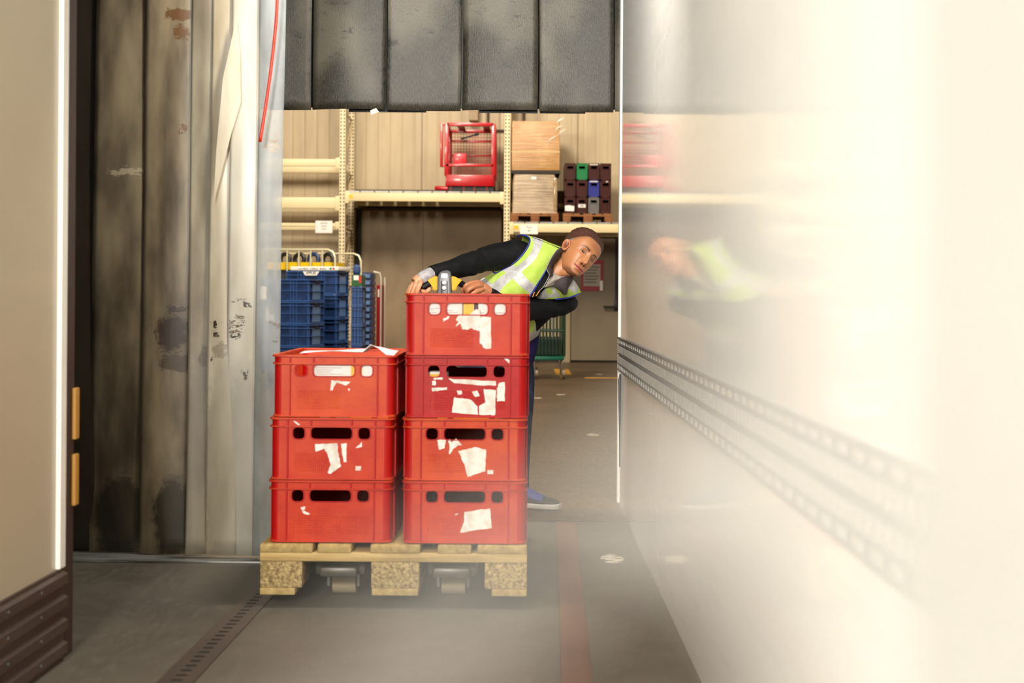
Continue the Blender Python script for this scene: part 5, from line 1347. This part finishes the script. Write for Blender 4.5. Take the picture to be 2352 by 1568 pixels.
def l_t1(n, U, V): return n.math('MULTIPLY', n.math('SUBTRACT', 1, n.smooth(V, .26, .28)), n.math('SUBTRACT', 1, n.smooth(U, .78, .80)))
def l_t2(n, U, V): return n.math('MULTIPLY', n.smooth(V, .50, .52), n.math('SUBTRACT', 1, n.math('MULTIPLY', n.band(V, .60, .72, .01), n.math('SUBTRACT', 1, n.smooth(U, .55, .60)))))
def l_edge(n, U, V): return n.math('MULTIPLY', 1, n.math('SUBTRACT', 1, n.smooth(U, .84, .86)))
VL = vest_mat('vest_left', [l_t1, lambda n, U, V: n.math('MULTIPLY', l_t2(n, U, V), l_edge(n, U, V))])
sheet('left_panel', [[(1309, 634, 6.44), (1320, 646, 6.455), (1331, 664, 6.50)],
    [(1298, 648, 6.405), (1315, 662, 6.43), (1332, 675, 6.49)],
    [(1280, 656, 6.375), (1294, 670, 6.39), (1308, 683, 6.44)],
    [(1262, 657, 6.36), (1270, 671, 6.375), (1277, 686, 6.40)],
    [(1246, 668, 6.36), (1248, 679, 6.375), (1250, 689, 6.40)],
    [(1226, 694, 6.40), (1228, 700, 6.41), (1232, 708, 6.42)]], VL, vest, .003, 10, 8)
VB = vest_mat('vest_back', [lambda n, U, V: n.band(U, .52, .78, .006)])
sheet('back_panel', [[(1286, 568, 6.41), (1260, 558, 6.40), (1234, 547, 6.395), (1205, 540, 6.41)],
    [(1290, 572, 6.50), (1262, 562, 6.52), (1236, 552, 6.52), (1200, 548, 6.48)],
    [(1270, 610, 6.60), (1240, 600, 6.62), (1215, 590, 6.60), (1185, 590, 6.54)],
    [(1235, 660, 6.68), (1205, 650, 6.72), (1175, 640, 6.70), (1140, 640, 6.58)],
    [(1200, 710, 6.74), (1165, 700, 6.80), (1135, 690, 6.78), (1108, 668, 6.60)]], VB, vest, .003)
VS = vest_mat('vest_hem', [lambda n, U, V: n.smooth(V, .60, .61), lambda n, U, V: n.smooth(n.math('ADD', U, n.math('MULTIPLY', V, .35)), .80, .81)])
sheet('lower_hem', [[(1180, 722, 6.44), (1205, 724, 6.45), (1226, 722, 6.48), (1242, 718, 6.58)],
    [(1175, 742, 6.45), (1206, 746, 6.455), (1228, 744, 6.49), (1241, 740, 6.60)],
    [(1172, 762, 6.50), (1206, 768, 6.50), (1226, 766, 6.55), (1239, 760, 6.68)],
    [(1168, 780, 6.53), (1200, 790, 6.53), (1219, 782, 6.57), (1236, 770, 6.69)]], VS, vest, .003)
PIP = mat('piping_blue', (28, 44, 150), .5)
def line_tube(name, pts, r, m, parent, k=6, n=8):
    b = bmesh.new(); tube(b, [tuple(p) for p in smooth_path([tuple(pl(*p)) for p in pts], k)], r, n); return obj(name, b, m, parent, True)
line_tube('armhole_piping', [(1187, 548, 6.47), (1190, 541, 6.44), (1200, 539.5, 6.41), (1213, 544, 6.38), (1217, 551, 6.365), (1212, 566, 6.348), (1201, 583, 6.338), (1186, 599, 6.335), (1170, 609.5, 6.338), (1151, 621.5, 6.348), (1141, 626.5, 6.352), (1134, 625, 6.358), (1130, 617, 6.40)], .0034, PIP, vest)
line_tube('front_piping', [(1268, 592, 6.340), (1254.5, 620, 6.318), (1240.5, 643, 6.308), (1227, 666, 6.306), (1215, 684, 6.31)], .003, PIP, vest)
line_tube('armhole_piping', [(1332, 673, 6.488), (1322, 678, 6.46), (1308, 683, 6.435), (1292, 685.5, 6.405), (1276, 687, 6.378)], .0036, PIP, vest)
COLM = cloth('collar_dark_grey', (74, 66, 66), (60, 53, 54), .8, .3, 20); LIN = cloth('jacket_lining', (52, 48, 48), (38, 36, 38), .8, .4, 20)
PIPG = mat('grey_piping', (150, 146, 140), .5)
c1_ = sheet('collar', [[(1270, 653, 6.36), (1284, 641, 6.35), (1300, 634, 6.37), (1318, 636, 6.44)],
    [(1274, 658, 6.345), (1286, 650, 6.335), (1300, 645, 6.35), (1312, 648, 6.41)],
    [(1286, 667, 6.345), (1292, 663, 6.338), (1299, 660, 6.35), (1305, 660, 6.385)],
    [(1293, 674.5, 6.365), (1296, 676.5, 6.36), (1299, 676, 6.365), (1302, 673, 6.375)]], COLM, man, .004)
line_tube('collar_edge', [(1262, 659, 6.33), (1274, 658, 6.338), (1289, 667.5, 6.338), (1296, 676.5, 6.355), (1302, 673.5, 6.368), (1305, 659, 6.38), (1318, 637, 6.435)], .0016, mat('collar_seam', (34, 30, 32), .6), c1_)
c2_ = sheet('collar', [[(1282, 571, 6.405), (1289, 568.5, 6.415), (1297, 569, 6.44)], [(1269, 588, 6.345), (1277, 583, 6.365), (1287, 581, 6.40)], [(1257, 611, 6.312), (1264, 608, 6.335), (1272, 606, 6.38)],
    [(1257, 621, 6.308), (1263, 620, 6.325), (1269, 621, 6.37)], [(1262, 633, 6.312), (1266, 633, 6.325), (1270, 633, 6.36)]], COLM, man, .004)
line_tube('collar_edge', [(1290, 568, 6.412), (1282, 571, 6.40), (1269, 587.5, 6.34), (1257, 611, 6.306), (1256.5, 620, 6.302), (1261.5, 632.5, 6.306), (1252, 652, 6.305), (1247, 660, 6.305), (1238, 668, 6.305)], .0017, PIPG, c2_)
sheet('jacket_front', [[(1268, 596, 6.352), (1272, 604, 6.375)], [(1254, 620, 6.322), (1263, 630, 6.335)], [(1238, 644, 6.312), (1254, 652, 6.315)], [(1224, 667, 6.31), (1245, 663, 6.315)], [(1214, 686, 6.315), (1240, 678, 6.325)]], BLKC, man, .003)
SHIRT = cloth('shirt_grey', (176, 168, 156), (146, 138, 128), .85, .5, 30)
sheet('shirt', [[(1264, 617, 6.385), (1271, 627, 6.38), (1284, 634, 6.378), (1300, 634, 6.40)], [(1260, 632, 6.345), (1267, 637, 6.342), (1278, 640, 6.345), (1292, 640, 6.37)], [(1252, 648, 6.325), (1259, 649, 6.325), (1268, 648, 6.335), (1280, 647, 6.36)], [(1244, 660, 6.32), (1250, 660, 6.32), (1258, 658, 6.33), (1270, 655, 6.35)]], SHIRT, man, .003)
ORG = mat('zip_pull_orange', (224, 150, 40), .4)
z1_ = line_tube('zip_pull', [(1239, 668, 6.30), (1235, 674, 6.298), (1231, 680, 6.30)], .0022, ORG, man)
line_tube('zip_pull', [(1227.5, 671, 6.30), (1225.5, 677, 6.298), (1223, 682, 6.30)], .0020, ORG, man)
sheet('jacket_tail', [[(1150, 775, 6.60), (1205, 780, 6.60), (1239, 764, 6.72)], [(1150, 805, 6.58), (1206, 812, 6.585), (1233, 800, 6.70)], [(1152, 835, 6.56), (1204, 846, 6.57), (1226, 828, 6.66)]], NAVY, man, .004)
# shoes
def shoe(ax, ay, D, ang, name='shoe'):
    """Sneaker: sole and upper, heel below the ankle, pointing along ang."""
    a = pl(ax, ay, D); Rm = Matrix.Rotation(ang, 4, 'Z'); T = Matrix.Translation((a.x, a.y, -MO.z)) @ Rm
    t = None
    secs = [(-.075, .026, .075), (-.06, .034, .088), (-.03, .036, .095), (.0, .036, .105), (.05, .040, .088), (.10, .046, .066), (.15, .047, .054), (.185, .038, .048), (.205, .020, .040)]
    b = bmesh.new(); rings = []
    for x, w, h in secs: rings.append([T @ Vector((x, w * math.cos(q) * (1 if math.sin(q) < 0 else 1 - .35 * math.sin(q)), .022 + (h - .022) * max(0, math.sin(q)) ** .8)) for q in np.linspace(0, 2 * PI, 20, endpoint=False)])
    loft(b, rings); up = obj(name, b, mat('shoe_dark', (44, 40, 40), .6), man, True)
    b = bmesh.new(); rings = []
    for x, w, h in [(-.082, .020, 0), (-.065, .036, 0), (0, .038, 0), (.10, .049, 0), (.16, .049, 0), (.195, .038, 0), (.213, .018, 0)]: rings.append([T @ Vector((x, y, z)) for y, z in rrect(0, .0135, 2 * w, .026, .006, 3)])
    loft(b, rings); obj('sole', b, mat('shoe_sole', (206, 200, 192), .6), up, True, 50)
    b = bmesh.new(); rings = []
    for x, w, h in [(.03, .0385, .098), (.06, .042, .086), (.10, .0468, .068), (.135, .0478, .058)]: rings.append([T @ Vector((x, w * math.cos(q) * (1 - .35 * math.sin(q)), .022 + (h + .002 - .022) * math.sin(q) ** .8)) for q in np.linspace(.35, PI - .35, 12)])
    loft(b, rings, cap=False, closed=False); o = obj('vamp', b, mat('shoe_blue', (72, 80, 150), .6), up, True); o.modifiers.new('thick', 'SOLIDIFY').thickness = .003
    return up
shoe(1190, 1140, 6.60, math.radians(-25)); shoe(1076, 1140, 6.72, math.radians(-95))
# ------------------------------------------------------------------ film-wrapped load standing beside the camera, out of focus
def m_film(name, k, tint=(194, 193, 187)):
    m, n = nmat(name); tc = n.new('TexCoord').outputs['Object']
    d = n.new('BsdfDiffuse'); d.inputs['Color'].default_value = (*lin(tint), 1)
    tl = n.new('BsdfTranslucent'); tl.inputs['Color'].default_value = (*lin(tint), 1)
    tr = n.new('BsdfTransparent'); tr.inputs['Color'].default_value = (1, 1, 1, 1)
    a = n.new('MixShader'); a.inputs[0].default_value = .5; n.L.new(d.outputs[0], a.inputs[1]); n.L.new(tl.outputs[0], a.inputs[2])
    b = n.new('MixShader'); n.L.new(n.math('MULTIPLY', k, n.math('ADD', .75, n.math('MULTIPLY', n.noise(tc, 26, 3), .5))), b.inputs[0])
    n.L.new(tr.outputs[0], b.inputs[1]); n.L.new(a.outputs[0], b.inputs[2]); n.L.new(b.outputs[0], n.out.inputs['Surface'])
    return m
LO = Vector((.26, -.12, 0))
ld = thing('wrapped_load', 'pale out-of-focus load in clear stretch film, its loose end laying a haze, close at the right edge', 'wrapped load', tuple(LO))
CB = mat('carton_pale', (98, 94, 86), .6, var=.2, vscale=(4, 4, 8))
for k in range(4):
    bm = BM(); box(bm, -.180, .185, -.42, .42, .146 + k * .36, .146 + k * .36 + .357, .012); obj('carton', bm, CB, ld, True, 40)
bm = BM()
for x in (-.14, 0, .14): box(bm, x - .045, x + .045, -.42, .42, .122, .144, .003); box(bm, x - .045, x + .045, -.42, .42, 0, .022, .003)
for y in (-.36, 0, .36):
    box(bm, -.185, .185, y - .06, y + .06, .1, .122, .003)
    for x in (-.14, 0, .14): box(bm, x - .045, x + .045, y - .06, y + .06, .022, .1, .003)
obj('pallet_base', bm, WY, ld)
bm = BM()
rings = [[Vector((x + .0025, y, z)) for x, y in rrect(0, 0, .378, .858, .02, 4)] for z in np.linspace(.12, 1.59, 24)]
loft(bm, rings, cap=False); obj('stretch_film', bm, m_film('stretch_film', .12), ld, True)
def flap(name, grid, m, ku=8, kv=8):
    G = [smooth_path([tuple(at(x, y, d) - LO) for x, y, d in row], ku) for row in grid]
    cols = [smooth_path([tuple(G[i][j]) for i in range(len(G))], kv) for j in range(len(G[0]))]
    b = BM(); V = [[b.verts.new(tuple(c[i])) for c in cols] for i in range(len(cols[0]))]
    for r, q in zip(V, V[1:]):
        for j in range(len(r) - 1): b.faces.new((r[j], r[j + 1], q[j + 1], q[j]))
    return obj(name, b, m, ld, True)
# loose film end and torn corner, outlined and thickened to lay the white haze
flap('loose_haze_film', [[(1600, -420, 0.1007), (1950, -420, 0.1035), (3300, -420, 0.1014)], [(1590, 150, 0.1007), (1950, 150, 0.1035), (3300, 150, 0.1014)], [(1610, 600, 0.1007), (1950, 600, 0.1035), (3300, 600, 0.1014)],
    [(1600, 900, 0.1007), (1900, 900, 0.1035), (3300, 900, 0.1014)], [(1400, 1120, 0.1007), (1850, 1150, 0.1035), (3300, 1150, 0.1014)], [(1730, 1450, 0.1007), (1900, 1450, 0.1035), (3300, 1450, 0.1014)], [(1800, 2000, 0.1007), (2000, 2000, 0.1035), (3300, 2000, 0.1014)]], m_film('loose_haze_film', .62))
flap('torn_haze_corner', [[(1680, 940, 0.0952), (1600, 1080, 0.0938), (1560, 1220, 0.0925)], [(1380, 1080, 0.0911), (1370, 1190, 0.0897), (1360, 1290, 0.0883)], [(1080, 1230, 0.0869), (1120, 1390, 0.0856), (1180, 1520, 0.0856)],
    [(880, 1350, 0.0828), (930, 1520, 0.0828), (1080, 1700, 0.0828)], [(760, 1480, 0.0800), (840, 1700, 0.0800), (960, 1900, 0.0800)], [(680, 1760, 0.0787), (640, 1900, 0.0787), (860, 2050, 0.0787)]], m_film('torn_haze_film', .30))
